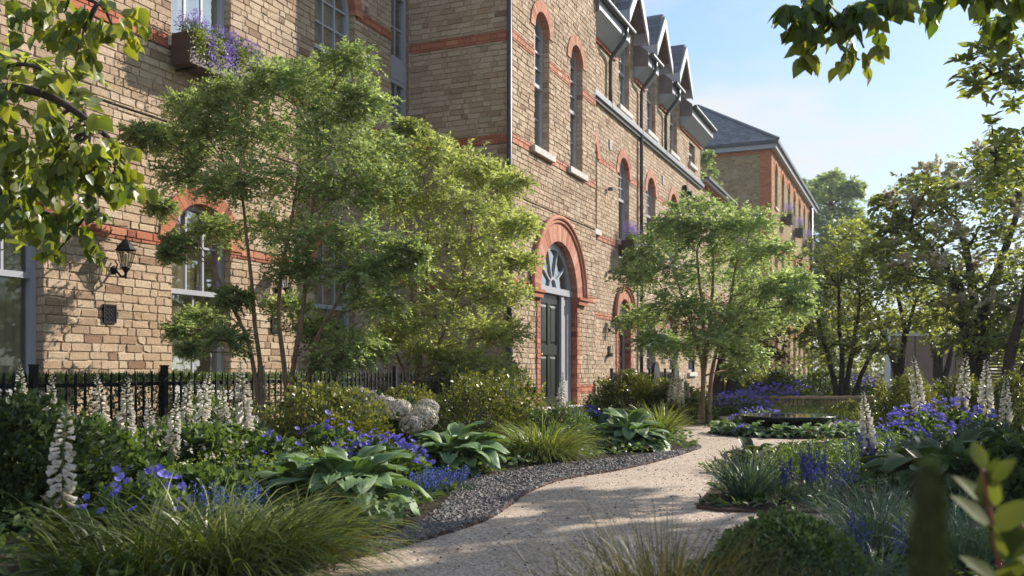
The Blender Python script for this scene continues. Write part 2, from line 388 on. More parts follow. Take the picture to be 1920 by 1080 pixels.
def front(n): return lambda u, d, z: np.stack([u, n+d, z], 1)
def side(u, sgn=-1):   # a face looking along -u (sgn -1) or +u; the length runs along n
    return lambda a, d, z: np.stack([u+sgn*d, a, z], 1)
def voussoirs(mb, uc, zc, r0, r1, n0, n1, cnt, a0=0, a1=PI, rng=RNG, gap=.007):
    for i in range(cnt):
        t0 = a0+(a1-a0)*i/cnt+gap/r1/2; t1 = a0+(a1-a0)*(i+1)/cnt-gap/r1/2; tm = (t0+t1)/2
        j = rng.uniform(-.001, .0015)
        poly = [(uc+r*math.cos(t), zc+r*math.sin(t)) for r, t in ((r0, t0), (r1, t0), (r1, tm), (r1, t1), (r0, t1), (r0, tm))]
        mb.prism(poly, n0, n1+j, 'uz', np.clip(rng.normal(.5, .22), 0, 1))
    # mortar behind the blocks
    th = np.linspace(a0, a1, 25); ri, ro = r0+.002, r1-.002
    v = [(uc+ri*math.cos(t), n1-.003, zc+ri*math.sin(t)) for t in th]+[(uc+ro*math.cos(t), n1-.003, zc+ro*math.sin(t)) for t in th]
    mb.add(v, [(i, i+1, 26+i, 25+i) for i in range(24)], .5, 1)
    v = [(uc+ri*math.cos(t), n, zc+ri*math.sin(t)) for n in (n0, n1-.003) for t in th]
    mb.add(v, [(i, i+1, 26+i, 25+i) for i in range(24)], .5, 1)

def window(par, nw, u0, u1, z0, zs, arch=True, depth=.13, up=(2, 2), lo=(2, 1), meet=None, fw=.07, bw=.028, sill=True, curtain=True, sillw=.06, mats='grey_paint', near=True):
    """sash window in an opening u0..u1, z0..zs (+ half round head); > pane, curtain, sill, window_recess"""
    r = (u1-u0)/2; uc = (u0+u1)/2; n = nw-depth
    top = zs+(r if arch else 0)
    if meet is None: meet = z0+(zs-z0)*.52
    f = MB(True)
    nA, nB = n-.05, n+.03          # frame
    f.box(u0, u0+fw, nA, nB, z0, zs); f.box(u1-fw, u1, nA, nB, z0, zs)
    f.box(u0+fw, u1-fw, nA, nB, z0, z0+fw*1.2)
    if arch:
        for i in range(14):
            t0, t1 = PI*i/14, PI*(i+1)/14
            f.prism([(uc+q*math.cos(t), zs+q*math.sin(t)) for q, t in ((r-fw, t0), (r, t0), (r, t1), (r-fw, t1))], nA, nB)
    else: f.box(u0+fw, u1-fw, nA, nB, zs-fw, zs)
    f.box(u0+fw, u1-fw, nA-.01, nB+.004, meet-.03, meet+.03)      # meeting rail
    iw = u1-u0-2*fw
    def hz(u):
        return zs+math.sqrt(max(0, (r-fw)**2-(u-uc)**2)) if arch else zs-fw
    c, rws = up
    for i in range(1, c):
        u = u0+fw+iw*i/c; f.box(u-bw/2, u+bw/2, n-.02, n+.012, meet+.03, hz(u)-.002)
    for j in range(1, rws+(1 if arch else 0)):
        z = meet+.03+(zs-meet-.03)*j/rws; f.box(u0+fw, u1-fw, n-.02, n+.0105, z-bw/2, z+bw/2)
    c, rws = lo
    for i in range(1, c):
        u = u0+fw+iw*i/c; f.box(u-bw/2, u+bw/2, n-.045, n-.012, z0+fw*1.2, meet-.03)
    for j in range(1, rws):
        z = z0+fw*1.2+(meet-.03-z0-fw*1.2)*j/rws; f.box(u0+fw, u1-fw, n-.045, n-.0135, z-bw/2, z+bw/2)
    w = f.build('window', mats, par)
    g = MB(True)
    pts = [(u0+.02, z0+.02), (u1-.02, z0+.02)]
    if arch: pts += [(uc+(r-.02)*math.cos(t), zs+(r-.02)*math.sin(t)) for t in np.linspace(0, PI, 13)]
    else: pts += [(u1-.02, zs-.02), (u0+.02, zs-.02)]
    g.prism(pts, n-.030, n-.026); g.build('pane', 'glass', w)
    if curtain:
        cu = MB(True)
        for a, b in ((u0+.01, u0+.6*(u1-u0)), (u0+.64*(u1-u0), u1-.01)):
            k = 15; us = np.linspace(a, b, k); nn = n-.095+.016*np.sin(np.arange(k)*1.9)
            v = [(us[i], nn[i], z) for z in (z0+.02, top-.03) for i in range(k)]+[(us[i], nn[i]-.01, z) for z in (z0+.02, top-.03) for i in range(k)]
            cu.add(v, [(i, i+1, k+i+1, k+i) for i in range(k-1)]+[(2*k+i, 3*k+i, 3*k+i+1, 2*k+i+1) for i in range(k-1)])
        cu.build('curtain', 'curtain', w, smooth=True)
    rm = MB(True); a, b, za, zb, d0, d1 = u0-.15, u1+.15, z0-.05, top+.05, n-.06, n-1.5
    v = [(u, q, z) for q in (d0, d1) for z in (za, zb) for u in (a, b)]
    rm.add(v, [(4, 5, 7, 6), (0, 4, 6, 2), (1, 3, 7, 5), (0, 1, 5, 4), (2, 6, 7, 3)]); rm.build('window_recess', 'room', w)
    if sill:
        s = MB(True); s.box(u0-sillw, u1+sillw, nw-depth+.01, nw+.075, z0-.12, z0-.003); o = s.build('sill', 'stone', w)
        bv = o.modifiers.new('b', 'BEVEL'); bv.width = .008; bv.segments = 2
    return w
def reveal(mb, nw, u0, u1, z0, zs, depth, detail=1):
    bricks(mb, side(u1, -1), nw-depth-.02, nw-.001, z0, zs, detail=detail, mort=True)
    bricks(mb, side(u0, 1), nw-depth-.02, nw-.001, z0, zs, detail=1, mort=True)

# ================================================================ the terrace
root = thing('brick_terrace', 'long Victorian stock brick terrace with red brick bands and gabled dormers', 'building', BF(16, -6.6))
WA = [(5.6, 6.62), (8.35, 9.36), (11.15, 12.19)]
opA = [(a, b, .46, 2.2, True) for a, b in WA]+[(a, b, 4.56, 6.15, True) for a, b in WA]+[(13.28, 13.885, 3.2, 8, False)]
mbw = MB(True)
ZT = 8.1
bandsA = [(2.12, 2.26), (4.40, 4.56), (6.10, 6.26)]
def zsegs(z0, z1, bands):
    out = []; z = z0
    for a, b in bands: out.append((z, a)); z = b
    out.append((z, z1)); return out
CRK = [(3.552, 3.570)]
for a, b in zsegs(0, ZT, sorted(bandsA+CRK)): bricks(mbw, front(NA), 4.2, UB0, a, b, opA, detail=2)
for a, b in WA:
    reveal(mbw, NA, a, b, .46, 2.2, .14, 2); reveal(mbw, NA, a, b, 4.56, 6.15, .14, 2)
bricks(mbw, side(UB0-.001), NA-.3, NA, 0, ZT, detail=1); bricks(mbw, side(13.28, 1), NA-.3, NA, 3.2, ZT, detail=1)
bandsR = [(2.05, 2.2), (4.40, 4.56), (6.08, 6.25)]
for a, b in zsegs(0, ZT+1, bandsR): bricks(mbw, side(UB0), NA, NB, a, b, detail=2)
mbw.build('wall', ['brick', 'mortar'], root)
# wing B front
opB = [(15.13, 17.05, 0, 2.1, True), (14.9, 15.6, 4.55, 6.62, True), (16.72, 17.42, 4.55, 6.62, True)]
mbw = MB(True)
for a, b in zsegs(0, ZT+1, sorted([(.24, .41)]+bandsR+CRK)): bricks(mbw, front(NB), UB0+.004, UB1, a, b, opB, detail=2)
for a, b in ((14.9, 15.6), (16.72, 17.42)): reveal(mbw, NB, a, b, 4.55, 6.62, .16, 2)
for a, b in zsegs(0, ZT+1, bandsR): bricks(mbw, side(UB1, 1), NC, NB, a, b)
mbw.build('wall', ['brick', 'mortar'], root)
for nw_, a, b in ((NA, 4.2, UB0), (NB, UB0+.03, UB1)):
    m = MB(True); m.box(a, b, nw_-.04, nw_-.02, 3.5, 3.62); m.build('open_joint', 'soil', root)
# wing C front
cW = [18.815, 21.28, 23.75, 26.2]
opC = [(c-.43, c+.43, 3.72, 5.27, True) for c in cW]+[(c-.43, c+.43, 6.85, 8.55, False) for c in cW[1:]]+[(28.2, 29.0, 7.02, 7.68, False)]
opC += [(20.78, 21.78, 0, 1.87, True), (23.3, 24.2, .62, 2.05, False), (25.75, 26.65, .62, 2.05, False), (28.1, 29.0, .62, 2.05, False)]
bandsC = [(1.82, 1.95), (3.52, 3.66), (5.22, 5.36)]
mbw = MB(True)
for a, b in zsegs(0, 8.6, bandsC): bricks(mbw, front(NC), UB1, UC1, a, b, opC)
for c in cW: reveal(mbw, NC, c-.43, c+.43, 3.72, 5.27, .14)
for c in cW[1:]: reveal(mbw, NC, c-.43, c+.43, 6.85, 8.8, .14)
reveal(mbw, NC, 28.2, 29.0, 7.02, 7.68, .12); reveal(mbw, NC, 23.3, 24.2, .62, 2.05, .12); reveal(mbw, NC, 25.75, 26.65, .62, 2.05, .12)
for c in cW[1:]:                       # brick between window head and gable
    bricks(mbw, front(NC), c-.78, c+.78, 8.6, 9.3, [(c-.43, c+.43, 8, 8.55, False)])
bricks(mbw, side(UC1, 1), NC-4, NC, 0, 8.5)
bricks(mbw, front(NC-.002), UC1, UE1, 0, 6.65, [])
mbw.build('wall', ['brick', 'mortar'], root)
# the mass behind the facades, floors and flat roofs
mb = MB(True)
mb.box(4.2, UB0-.3, NA-7, NA-6.8, 0, ZT); mb.box(4.2, UB0, NA-7, NA-.03, ZT, ZT+.15)
mb.box(UB0+.03, UB1-.03, NA-7, NB-.05, ZT+1, ZT+1.15); mb.box(UB1, UC1-.02, NC-7, NC-.03, 8.42, 8.5)
mb.box(UB0, UE1, NA-7, NA-6.8, 0, 6.5); mb.box(UC1, UE1, NC-7, NC-.03, 6.66, 6.72); mb.box(4.2, 4.4, NA-6.8, NA-.03, 0, ZT); mb.box(UE1-.2, UE1, NC-7, NC-.03, 0, 6.6)
mb.build('roof', 'slate', root)
# red string courses
def course(par, segs, name='string_course', mats=('red', 'mortar_red')):
    for mf, a, b, z0, z1, op in segs:
        iv = [(a, b)]
        for (oa, ob, oz0, oz1, ar) in op:
            zm = (z0+z1)/2
            if zm < oz0: continue
            if zm > oz1:
                if not ar: continue
                r_ = (ob-oa)/2+.09; h_ = zm-oz1
                if h_ >= r_: continue
                w_ = math.sqrt(r_*r_-h_*h_); oc = (oa+ob)/2; oa, ob = oc-w_, oc+w_
            iv = [q for p0, p1 in iv for q in (((p0, min(p1, oa)), (max(p0, ob), p1)) if ob > p0 and oa < p1 else ((p0, p1),)) if q[1]-q[0] > .03]
        for p0, p1 in iv:
            m = MB(True); bricks(m, mf, p0, p1, z0, z1, [], detail=1, proud=.004, bl=.23, jit=.001)
            if m.n: m.build(name, list(mats), par)
for z0, z1 in bandsA: course(root, [(front(NA), 4.2, UB0, z0, z1, opA)])
for z0, z1 in bandsR: course(root, [(side(UB0), NA, NB, z0, z1, [])]); course(root, [(front(NB), UB0, UB1, z0, z1, opB)], mats=('red_pale_sun', 'mortar_red'))
for z0, z1 in bandsC: course(root, [(front(NC), UB1, UC1, z0, z1, opC)], mats=('red_pale_sun', 'mortar_red'))
course(root, [(front(NB+.004), 17.1, UB1, .24, .41, [])], 'plinth_course')
# arches
def arch(par, uc, zc, r0, r1, nw, cnt, proud=.02, back=.14, mat='red'):
    m = MB(True); voussoirs(m, uc, zc, r0, r1, nw-back, nw+proud, cnt); return m.build('brick_arch', [mat, 'mortar_red'], par)
for a, b in WA:
    arch(root, (a+b)/2, 2.2, (b-a)/2, (b-a)/2+.2, NA, 21); arch(root, (a+b)/2, 6.15, (b-a)/2, (b-a)/2+.2, NA, 21)
for c in (15.25, 17.07): arch(root, c, 6.62, .35, .54, NB, 19, back=.16, mat='red_pale_sun')
for c in cW: arch(root, c, 5.27, .43, .62, NC, 19, mat='red_pale_sun')
# windows
for i, (a, b) in enumerate(WA):
    window(root, NA, a, b, .46, 2.2, up=(3, 1), lo=(2, 1), meet=1.64)
    window(root, NA, a, b, 4.56, 6.15, up=(3, 2), lo=(3, 1), meet=5.42)
window(root, NA, 13.28, 13.885, 3.2, 5.55, arch=False, up=(2, 2), lo=(2, 2), curtain=False, sill=False, depth=.1)
window(root, NA, 13.28, 13.885, 5.85, 8.0, arch=False, up=(2, 2), lo=(2, 2), curtain=False, sill=False, depth=.1)
m = MB(True); m.box(13.28, 13.885, NA-.16, NA-.06, 5.55, 5.85); m.build('spandrel_panel', 'grey_paint', root)
for c in (15.25, 17.07): window(root, NB, c-.35, c+.35, 4.55, 6.62, up=(2, 3), lo=(2, 2), meet=5.72, fw=.05, depth=.15, sillw=.16, curtain=False)
for c in cW: window(root, NC, c-.43, c+.43, 3.72, 5.27, up=(3, 2), lo=(2, 1), meet=4.72, fw=.06, depth=.13, sillw=.1, curtain=False)
for c in cW[1:]: window(root, NC, c-.43, c+.43, 6.85, 8.55, arch=False, up=(3, 3), lo=(3, 2), fw=.06, sillw=.1, curtain=False)
window(root, NC, 28.2, 29.0, 7.02, 7.68, arch=False, up=(2, 1), lo=(2, 1), fw=.06, sillw=.1, curtain=False, depth=.11)
for a in (23.3, 25.75, 28.1): window(root, NC, a, a+.9, .62, 2.05, arch=False, up=(2, 2), lo=(2, 2), fw=.07, sillw=.1, curtain=False, depth=.11, mats='grey_light')

# great front door of wing B
def doorway(par, nw, uc, zs, r0, r1, frame_l, leaf, frame_r, dm, big=True):
    m = MB(True); voussoirs(m, uc, zs, r0, r1, nw-.22, nw+.03, 35 if big else 25)
    m.build('brick_arch', ['red_pale_sun', 'mortar_red'], par)
    # moulded hood along the outer rim
    th = np.linspace(0, PI, 41); h = MB(True)
    for rr, nn, rad in ((r1+.03, nw+.05, .045), (r1-.045, nw+.035, .03)):
        h.tube([(uc+rr*math.cos(t), nn, zs+rr*math.sin(t)) for t in th], rad, 8)
    h.build('arch_hood', 'red_pale_sun', par, smooth=True)
    # jambs and imposts
    jw = .16
    for s in (-1, 1):
        j = MB(True); e = uc+s*r0
        bricks(j, front(nw+.02), min(e, e+s*jw), max(e, e+s*jw), 0, zs-.14, detail=1)
        bricks(j, side(e, -s), nw-.22, nw+.02, 0, zs-.14, detail=1)
        bricks(j, side(e+s*jw, s), nw-.0, nw+.02, 0, zs-.14, detail=1)
        j.build('jamb', ['red', 'mortar_red'], par)
    for s in (-1, 1):
        p = MB(True); a, b = sorted((uc+s*(r0-.02), uc+s*(r1+.12)))
        p.box(a, b, nw-.2, nw+.07, zs-.14, zs-.05); p.box(a-.02, b+.02, nw-.2, nw+.10, zs-.05, zs)
        p.build('impost', 'red', par)
    # timber frame, leaf, fanlight
    n = nw-.1; f = MB(True); lt = zs
    f.box(frame_l, leaf[0], n-.1, n, 0, lt); f.box(leaf[1], frame_r, n-.1, n-.03, 0, lt)
    if big:
        f.box(leaf[1]+.0, leaf[1]+.14, n-.03, n, 0, lt); f.box(frame_r-.2, frame_r, n-.03, n, 0, lt); f.box(leaf[1]+.14, frame_r-.2, n-.03, n, 0, .5)
    f.box(frame_l, frame_r, n-.1, n+.03, lt, lt+.12)
    rf = r0-.01
    for i in range(18):
        t0, t1 = PI*i/18, PI*(i+1)/18
        f.prism([(uc+q*math.cos(t), zs+.12*0+q*math.sin(t)) for q, t in ((rf-.13, t0), (rf, t0), (rf, t1), (rf-.13, t1))], n-.1, n)
    for a in ((40, 73, 107, 140) if big else (45, 90, 135)):
        t = math.radians(a); c, s_ = math.cos(t), math.sin(t); w = .017
        f.prism([(uc+c*.18-s_*w, zs+.12+s_*.18+c*w), (uc+c*.18+s_*w, zs+.12+s_*.18-c*w), (uc+c*(rf-.1)+s_*w, zs+s_*(rf-.1)-c*w), (uc+c*(rf-.1)-s_*w, zs+s_*(rf-.1)+c*w)], n-.06, n-.01)
    for i in range(10):
        t0, t1 = PI*i/10, PI*(i+1)/10
        f.prism([(uc+q*math.cos(t), zs+.12+q*math.sin(t)) for q, t in ((.15, t0), (.2, t0), (.2, t1), (.15, t1))], n-.065, n-.005)
    f.build('door_frame', 'grey_paint', par)
    g = MB(True); g.prism([(uc+(rf-.05)*math.cos(t), zs+.1+(rf-.12)*math.sin(t)) for t in np.linspace(0, PI, 21)], n-.05, n-.046)
    g.build('fanlight', 'glass', par)
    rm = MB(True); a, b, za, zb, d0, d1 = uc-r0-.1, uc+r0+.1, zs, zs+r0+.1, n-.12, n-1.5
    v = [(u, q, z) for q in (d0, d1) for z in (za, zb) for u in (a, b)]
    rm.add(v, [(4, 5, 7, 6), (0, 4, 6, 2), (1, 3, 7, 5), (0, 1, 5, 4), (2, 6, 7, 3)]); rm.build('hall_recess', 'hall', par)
    l0, l1 = leaf; d = MB(True); nf = n-.05
    d.box(l0, l1, nf-.05, nf-.02, 0, lt)
    W = l1-l0; st = .115*W/1.06
    zr = [0, .18*lt/2.1, .78*lt/2.1, .90*lt/2.1, 1.42*lt/2.1, 1.52*lt/2.1, lt-.12, lt]
    rails = [(0, .2*lt/2.1), (.98*lt/2.1, 1.16*lt/2.1), (1.92*lt/2.1, lt)]
    um = (l0+l1)/2
    for a, b in ((l0, l0+st), (um-st/2, um+st/2), (l1-st, l1)): d.box(a, b, nf-.02, nf, 0, lt)
    for z0, z1 in rails:
        for a, b in ((l0+st, um-st/2), (um+st/2, l1-st)): d.box(a, b, nf-.02, nf-.0015, z0, z1)
    for (z0, z1) in ((rails[0][1], rails[1][0]), (rails[1][1], rails[2][0])):
        for a, b in ((l0+st, um-st/2), (um+st/2, l1-st)):
            v = [(a+.035, nf-.019, z0+.035), (b-.035, nf-.019, z0+.035), (b-.035, nf-.019, z1-.035), (a+.035, nf-.019, z1-.035),
                 (a+.07, nf-.006, z0+.07), (b-.07, nf-.006, z0+.07), (b-.07, nf-.006, z1-.07), (a+.07, nf-.006, z1-.07)]
            d.add(v, [(0, 1, 5, 4), (1, 2, 6, 5), (2, 3, 7, 6), (3, 0, 4, 7), (4, 5, 6, 7)])
    do = d.build('door', dm, par)
    k = MB(True); k.tube([(l0+st*.5, nf, .98), (l0+st*.5, nf+.035, .98), (l0+st*.5, nf+.06, .98)], [.012, .02, .028], 10); k.build('handle', 'brass', do, smooth=True)
    s = MB(True); s.box(frame_l-.1, frame_r+.1, n-.1, nw+.12, -.1, .03); s.build('doorstep', 'stone', par)
doorway(root, NB, 16.09, 2.1, .96, 1.36, 15.15, (15.44, 16.5), 17.03, 'door_green')
doorway(root, NC, 21.28, 1.87, .5, .78, 20.8, (20.9, 21.66), 21.76, 'door_brown', big=False)
# string gutter of wing C, eaves and gables
m = MB(True); m.box(UB1+.003, UC1+.03, NC-.01, NC+.07, 6.46, 6.53); m.box(UB1+.003, UC1+.05, NC-.01, NC+.12, 6.53, 6.62); m.build('string_gutter', 'gutter_grey', root)
m = MB(True); m.box(UB1+.003, UC1+.04, NC-.01, NC+.10, 6.623, 6.66); m.build('gutter_lip', 'grey_light', root)
m = MB(True); m.box(UC1+.05, UE1+.1, NC-.01, NC+.10, 6.64, 6.72); m.build('eaves_course', 'red', root)
m = MB(True); m.box(UC1+.05, UE1+.12, NC-.01, NC+.2, 6.722, 6.80); m.build('fascia', 'grey_light', root)
m = MB(True); m.box(UC1+.05, UE1+.15, NC+.1, NC+.28, 6.803, 6.88); m.build('gutter', 'pipe', root)
for (a, b) in ((18.27, 20.55), (22.1, 23.12), (24.55, 25.55), (26.98, 30.05)):
    s = MB(True)
    s.prism([(NC, 8.12), (NC+.36, 8.12), (NC+.36, 8.34), (NC, 8.34)], a+.02, b, 'nz'); s.build('fascia', 'grey_light', root)
    s = MB(True); s.prism([(NC+.002, 7.84), (NC+.07, 7.84), (NC+.34, 8.118), (NC+.002, 8.118)], a+.02, b-.01, 'nz'); s.build('soffit', 'white_soffit', root)
    s = MB(True); s.box(a+.03, b-.02, NC+.002, NC+.045, 7.76, 7.838); s.build('eaves_course', 'red', root)
    s = MB(True); s.tube([(a+.1, NC+.43, 8.36), (b+.05, NC+.43, 8.36)], .062, 10); s.build('gutter', 'pipe', root)
    s = MB(True); s.prism([(NC, 8.125), (NC+.37, 8.06), (NC+.37, 8.42), (NC, 8.74)], a, a+.018, 'nz')
    s.prism([(NC, 8.345), (NC+.37, 8.345), (NC+.37, 8.40), (NC, 8.72)], a+.018, b, 'nz'); s.build('eaves_cheek', 'brown_lead', root)
for c in cW[1:]:
    g = MB(True); hw, z0, z1, nf, nb = .80, 8.86, 9.88, NC+.34, NC-3
    sl = math.hypot(hw, z1-z0)
    for sg in (-1, 1):                  # slates laid in courses on each slope
        for k in range(9):
            t0, t1 = k/9, (k+1)/9+.04
            for i in range(9):
                na, nb2 = nf-.02-(nf-nb-.02)*i/9, nf-.02-(nf-nb-.02)*(i+1)/9+.004
                P = lambda t, n, e: (c+sg*hw*(1-t), n, z0+(z1-z0)*t+e)
                v = [P(t0, na, .05), P(t0, nb2, .05), P(min(1, t1), nb2, .038), P(min(1, t1), na, .038), P(t0, na, .03), P(t0, nb2, .03), P(min(1, t1), nb2, .02), P(min(1, t1), na, .02)]
                g.add(v, [(0, 1, 2, 3), (7, 6, 5, 4), (0, 4, 5, 1), (0, 3, 7, 4), (1, 5, 6, 2), (3, 2, 6, 7)], RNG.random())
    gr = g.build('gable_roof', 'slate', root)
    s = MB(True)
    s.prism([(c-hw-.02, z0-.02), (c, z1-.03), (c+hw+.02, z0-.02), (c+hw+.03, z0-.30), (c, z1-.33), (c-hw-.03, z0-.30)], nf, nf+.045, 'uz'); s.build('bargeboard', 'grey_light', gr)
    s = MB(True)
    for sg in (-1, 1):
        v = [(c+sg*(hw-.01), n, z0-.02) for n in (nf-.002, nb)]+[(c, n, z1-.035) for n in (nb, nf-.002)]
        s.prism([(c+sg*hw, z0+.02), (c, z1+.01), (c, z1-.02), (c+sg*hw, z0-.01)], nb, nf-.003, 'uz')
    s.build('gable_soffit', 'brown_lead', gr)
    for sg in (-1, 1):
        e = MB(True); a, b = sorted((c+sg*(hw+.03), c+sg*(hw-.01))); e.box(a, b, nb, nf-.003, z0-.26, z0+.012); e.build('eaves_board', 'grey_light', gr)
    s = MB(True); s.prism([(c-hw+.05, 9.29), (c+hw-.05, 9.29), (c, z1-.07)], NC-.08, NC-.005, 'uz'); s.build('gable_infill', 'brown_lead', root)
# rainwater pipes
def pipe(pts, r, par=root, mat='pipe'):
    p = MB(True); p.tube(pts, r, 10); o = p.build('downpipe', mat, par, smooth=True)
    c = MB(True); u, n, _ = pts[-1]; zt = max(q[2] for q in pts); 
    for z in np.arange(1.0, pts[-2][2]-.05, 1.85): c.tube([(u, n, z), (u, n, z+.07)], r*1.28, 10)
    if c.n: c.build('pipe_collar', mat, o, smooth=False)
pipe([(13.86, NB-.02, 9), (13.86, NB-.02, 3), (13.86, NB-.02, .1)], .042)
for u, zb in ((20.05, 6.62), (22.62, .1), (25.08, 6.62)):
    pipe([(u, NC+.42, 8.33), (u, NC+.42, 8.16), (u-.02, NC+.36, 8.02), (u-.05, NC+.12, 7.72), (u-.06, NC+.07, 7.6), (u-.06, NC+.07, 7.0), (u-.06, NC+.07, zb)], .045)
# ornamental air bricks
def airbrick(u, n, z, w=.17, h=.2):
    m = MB(True); m.box(u-w/2, u+w/2, n-.01, n+.014, z-h/2, z+h/2)
    m.box(u-w/2, u+w/2, n+.014, n+.024, z-h/2, z-h/2+.014); m.box(u-w/2, u-w/2+.012, n+.014, n+.022, z-h/2+.014, z+h/2)
    m.box(u+w/2-.012, u+w/2, n+.014, n+.022, z-h/2+.014, z+h/2); m.box(u-w/2+.012, u+w/2-.012, n+.014, n+.0215, z+h/2-.012, z+h/2)
    for i in range(3):
        for j in range(4):
            cx, cz = u+(i-1)*w*.27, z+(j-1.5)*h*.21
            m.tube([(cx+.017*math.cos(t), n+.017, cz+.017*math.sin(t)) for t in np.linspace(0, 2*PI, 11)], .004, 5)
    m.build('air_brick', 'black_iron', root)
airbrick(7.435, NA, 1.31); airbrick(10.25, NA, 1.31); airbrick(20.08, NC, 1.12, .15, .24)
for u, z in ((20.15, 5.76), (24.95, 5.86)):
    m = MB(True); m.box(u-.07, u+.07, NC-.01, NC+.02, z-.12, z+.12); m.box(u-.055, u+.055, NC+.02, NC+.03, z-.105, z+.105); m.build('wall_vent', 'grey_light', root)
# service slit and stone pad at the shoulder between the wings
m = MB(True); m.box(18.26, 18.5, NC, NC+.14, 6.95, 7.1); m.build('kneeler_stone', 'stone', root)

# ---------------------------------------------------------------- wall lanterns (hang on the terrace)
def lantern(u, nw, z, label, s=1.0):
    r = thing('wall_lantern', label, 'wall lamp', BF(u, nw, z), 'black wall lanterns')
    o = .17*s
    b = MB(True); b.tube([(u, nw, z-.08*s), (u, nw+.02, z-.08*s)], [.05*s, .035*s], 10)
    b.tube([(u, nw+.015, z-.06*s), (u, nw+.05*s, z-.1*s), (u, nw+.10*s, z-.15*s), (u, nw+o*.93, z-.15*s), (u, nw+o, z-.10*s)], [.012*s, .012*s, .012*s, .012*s, .013*s], 8)
    b.tube([(u, nw+.02, z-.10*s), (u, nw+.05*s, z-.02*s), (u, nw+.02, z+.02*s)], .008*s, 6); b.build('bracket', 'black_iron', r, smooth=True)
    c = MB(); C0 = BF(u, nw+o, z)
    c.lathe(C0, [(.0, .29*s), (.008*s, .285*s), (.012*s, .262*s), (.007*s, .25*s), (.02*s, .235*s), (.035*s, .225*s), (.075*s, .18*s), (.105*s, .135*s), (.112*s, .128*s), (.104*s, .122*s)], 8)
    c.build('lantern_cap', 'black_iron', r)
    c = MB(); c.lathe(C0, [(.048*s, -.052*s), (.05*s, -.062*s), (.036*s, -.085*s), (.018*s, -.11*s), (.012*s, -.15*s), (.016*s, -.162*s), (0, -.185*s)], 8); c.build('lantern_base', 'black_iron', r)
    f = MB(); 
    for k in range(6):
        t = k*PI/3+.2; cs = np.array([math.cos(t), math.sin(t), 0])
        f.tube([C0+cs*.046*s+np.array([0, 0, -.055*s]), C0+cs*.098*s+np.array([0, 0, .124*s])], .005*s, 5)
    f.build('lantern_frame', 'black_iron', r)
    g = MB(); g.lathe(C0, [(.044*s, -.05*s), (.094*s, .122*s)], 6); g.build('lantern_glass', 'glass', r)
    l = MB(); l.lathe(C0, [(.012*s, -.05*s), (.012*s, .02*s), (.02*s, .05*s), (.012*s, .08*s), (0, .09*s)], 8); l.build('bulb', 'curtain', r, smooth=True)
lantern(7.5, NA, 1.86, 'black wall lantern above a square air brick, between two arched windows')
lantern(10.27, NA, 1.86, 'black wall lantern half hidden behind the soft green tree')
lantern(20.1, NC, 1.68, 'black wall lantern beside the small brown arched door')
lantern(22.85, NC, 1.72, 'black wall lantern next to a downpipe past the brown door')
m = MB(True); m.box(27.3, 27.55, NC, NC+.14, 5.95, 6.1); m.box(27.36, 27.5, NC+.02, NC+.26, 5.82, 5.97); m.prism([(27.3, 6.1), (27.55, 6.1), (27.5, 6.16), (27.34, 6.16)], NC, NC+.12)
tag(m.build('wall_floodlight', 'black_iron', None, loc=BF(27.4, NC, 5.9)), 'small black floodlight fixed under the string gutter', 'floodlight')

# ================================================================ far block
rd = thing('brick_block', 'far three storey brick block with grey hipped roof and orange corner bricks', 'building', BF(52, -7))
D0, D1, ZD = 45.95, 66.0, 11.25
wD = [47.65+2.56*k for k in range(7)]
opD = [(c-.5, c+.5, 8.7, 10.4, True) for c in wD]+[(c-.5, c+.5, 4.9, 6.7, True) for c in wD]+[(c-.62, c+.62, 0, 2.45, True) for c in wD]
w = MB(True); bricks(w, front(NC), D0+.35, D1, 0, ZD, opD); 
for c in wD:
    reveal(w, NC, c-.5, c+.5, 8.7, 10.4, .18); reveal(w, NC, c-.5, c+.5, 4.9, 6.7, .18); reveal(w, NC, c-.62, c+.62, 0, 2.45, .3)
bricks(w, side(D0), NC-9, NC-.55, 0, ZD-.2); w.build('wall', ['stock_far', 'mortar'], rd)
w = MB(True); bricks(w, front(NC+.01), D0-.01, D0+.35, 0, ZD); bricks(w, side(D0-.01), NC-.55, NC+.01, 0, ZD-.2); w.build('corner_quoin', ['orange', 'mortar_red'], rd)
w = MB(True); bricks(w, side(D0-.012), NC-9, NC+.01, ZD-.2, ZD); bricks(w, front(NC+.012), D0+.35, D1, ZD-.12, ZD); w.build('string_course', ['orange', 'mortar_red'], rd)
for c in wD:
    for zc, r in ((10.4, .5), (6.7, .5), (2.45, .62)):
        m = MB(True); voussoirs(m, c, zc, r, r+.24, NC-.2, NC+.02, 17); m.build('brick_arch', ['orange', 'mortar_red'], rd)
    window(rd, NC, c-.5, c+.5, 8.7, 10.4, depth=.16, up=(2, 2), lo=(2, 1), curtain=False); window(rd, NC, c-.5, c+.5, 4.9, 6.7, depth=.16, up=(2, 2), lo=(2, 1), curtain=False)
    window(rd, NC, c-.62, c+.62, .4, 2.45, depth=.28, up=(2, 1), lo=(2, 1), curtain=False)
m = MB(True); m.box(D0-.25, D1+.25, NC-9.3, NC+.25, ZD, ZD+.34); m.build('fascia', 'grey_light', rd)
m = MB(True); 
m.box(D0-.36, D1+.36, NC+.25, NC+.37, ZD+.22, ZD+.37); m.box(D0-.37, D0-.25, NC-9.3, NC+.25, ZD+.22, ZD+.37); m.build('gutter', 'pipe', rd)
m = MB(True); zr, z0 = ZD+3.7, ZD+.345; a, b, na, nb, nm = D0-.36, D1+.36, NC+.37, NC-9.4, NC-4.5
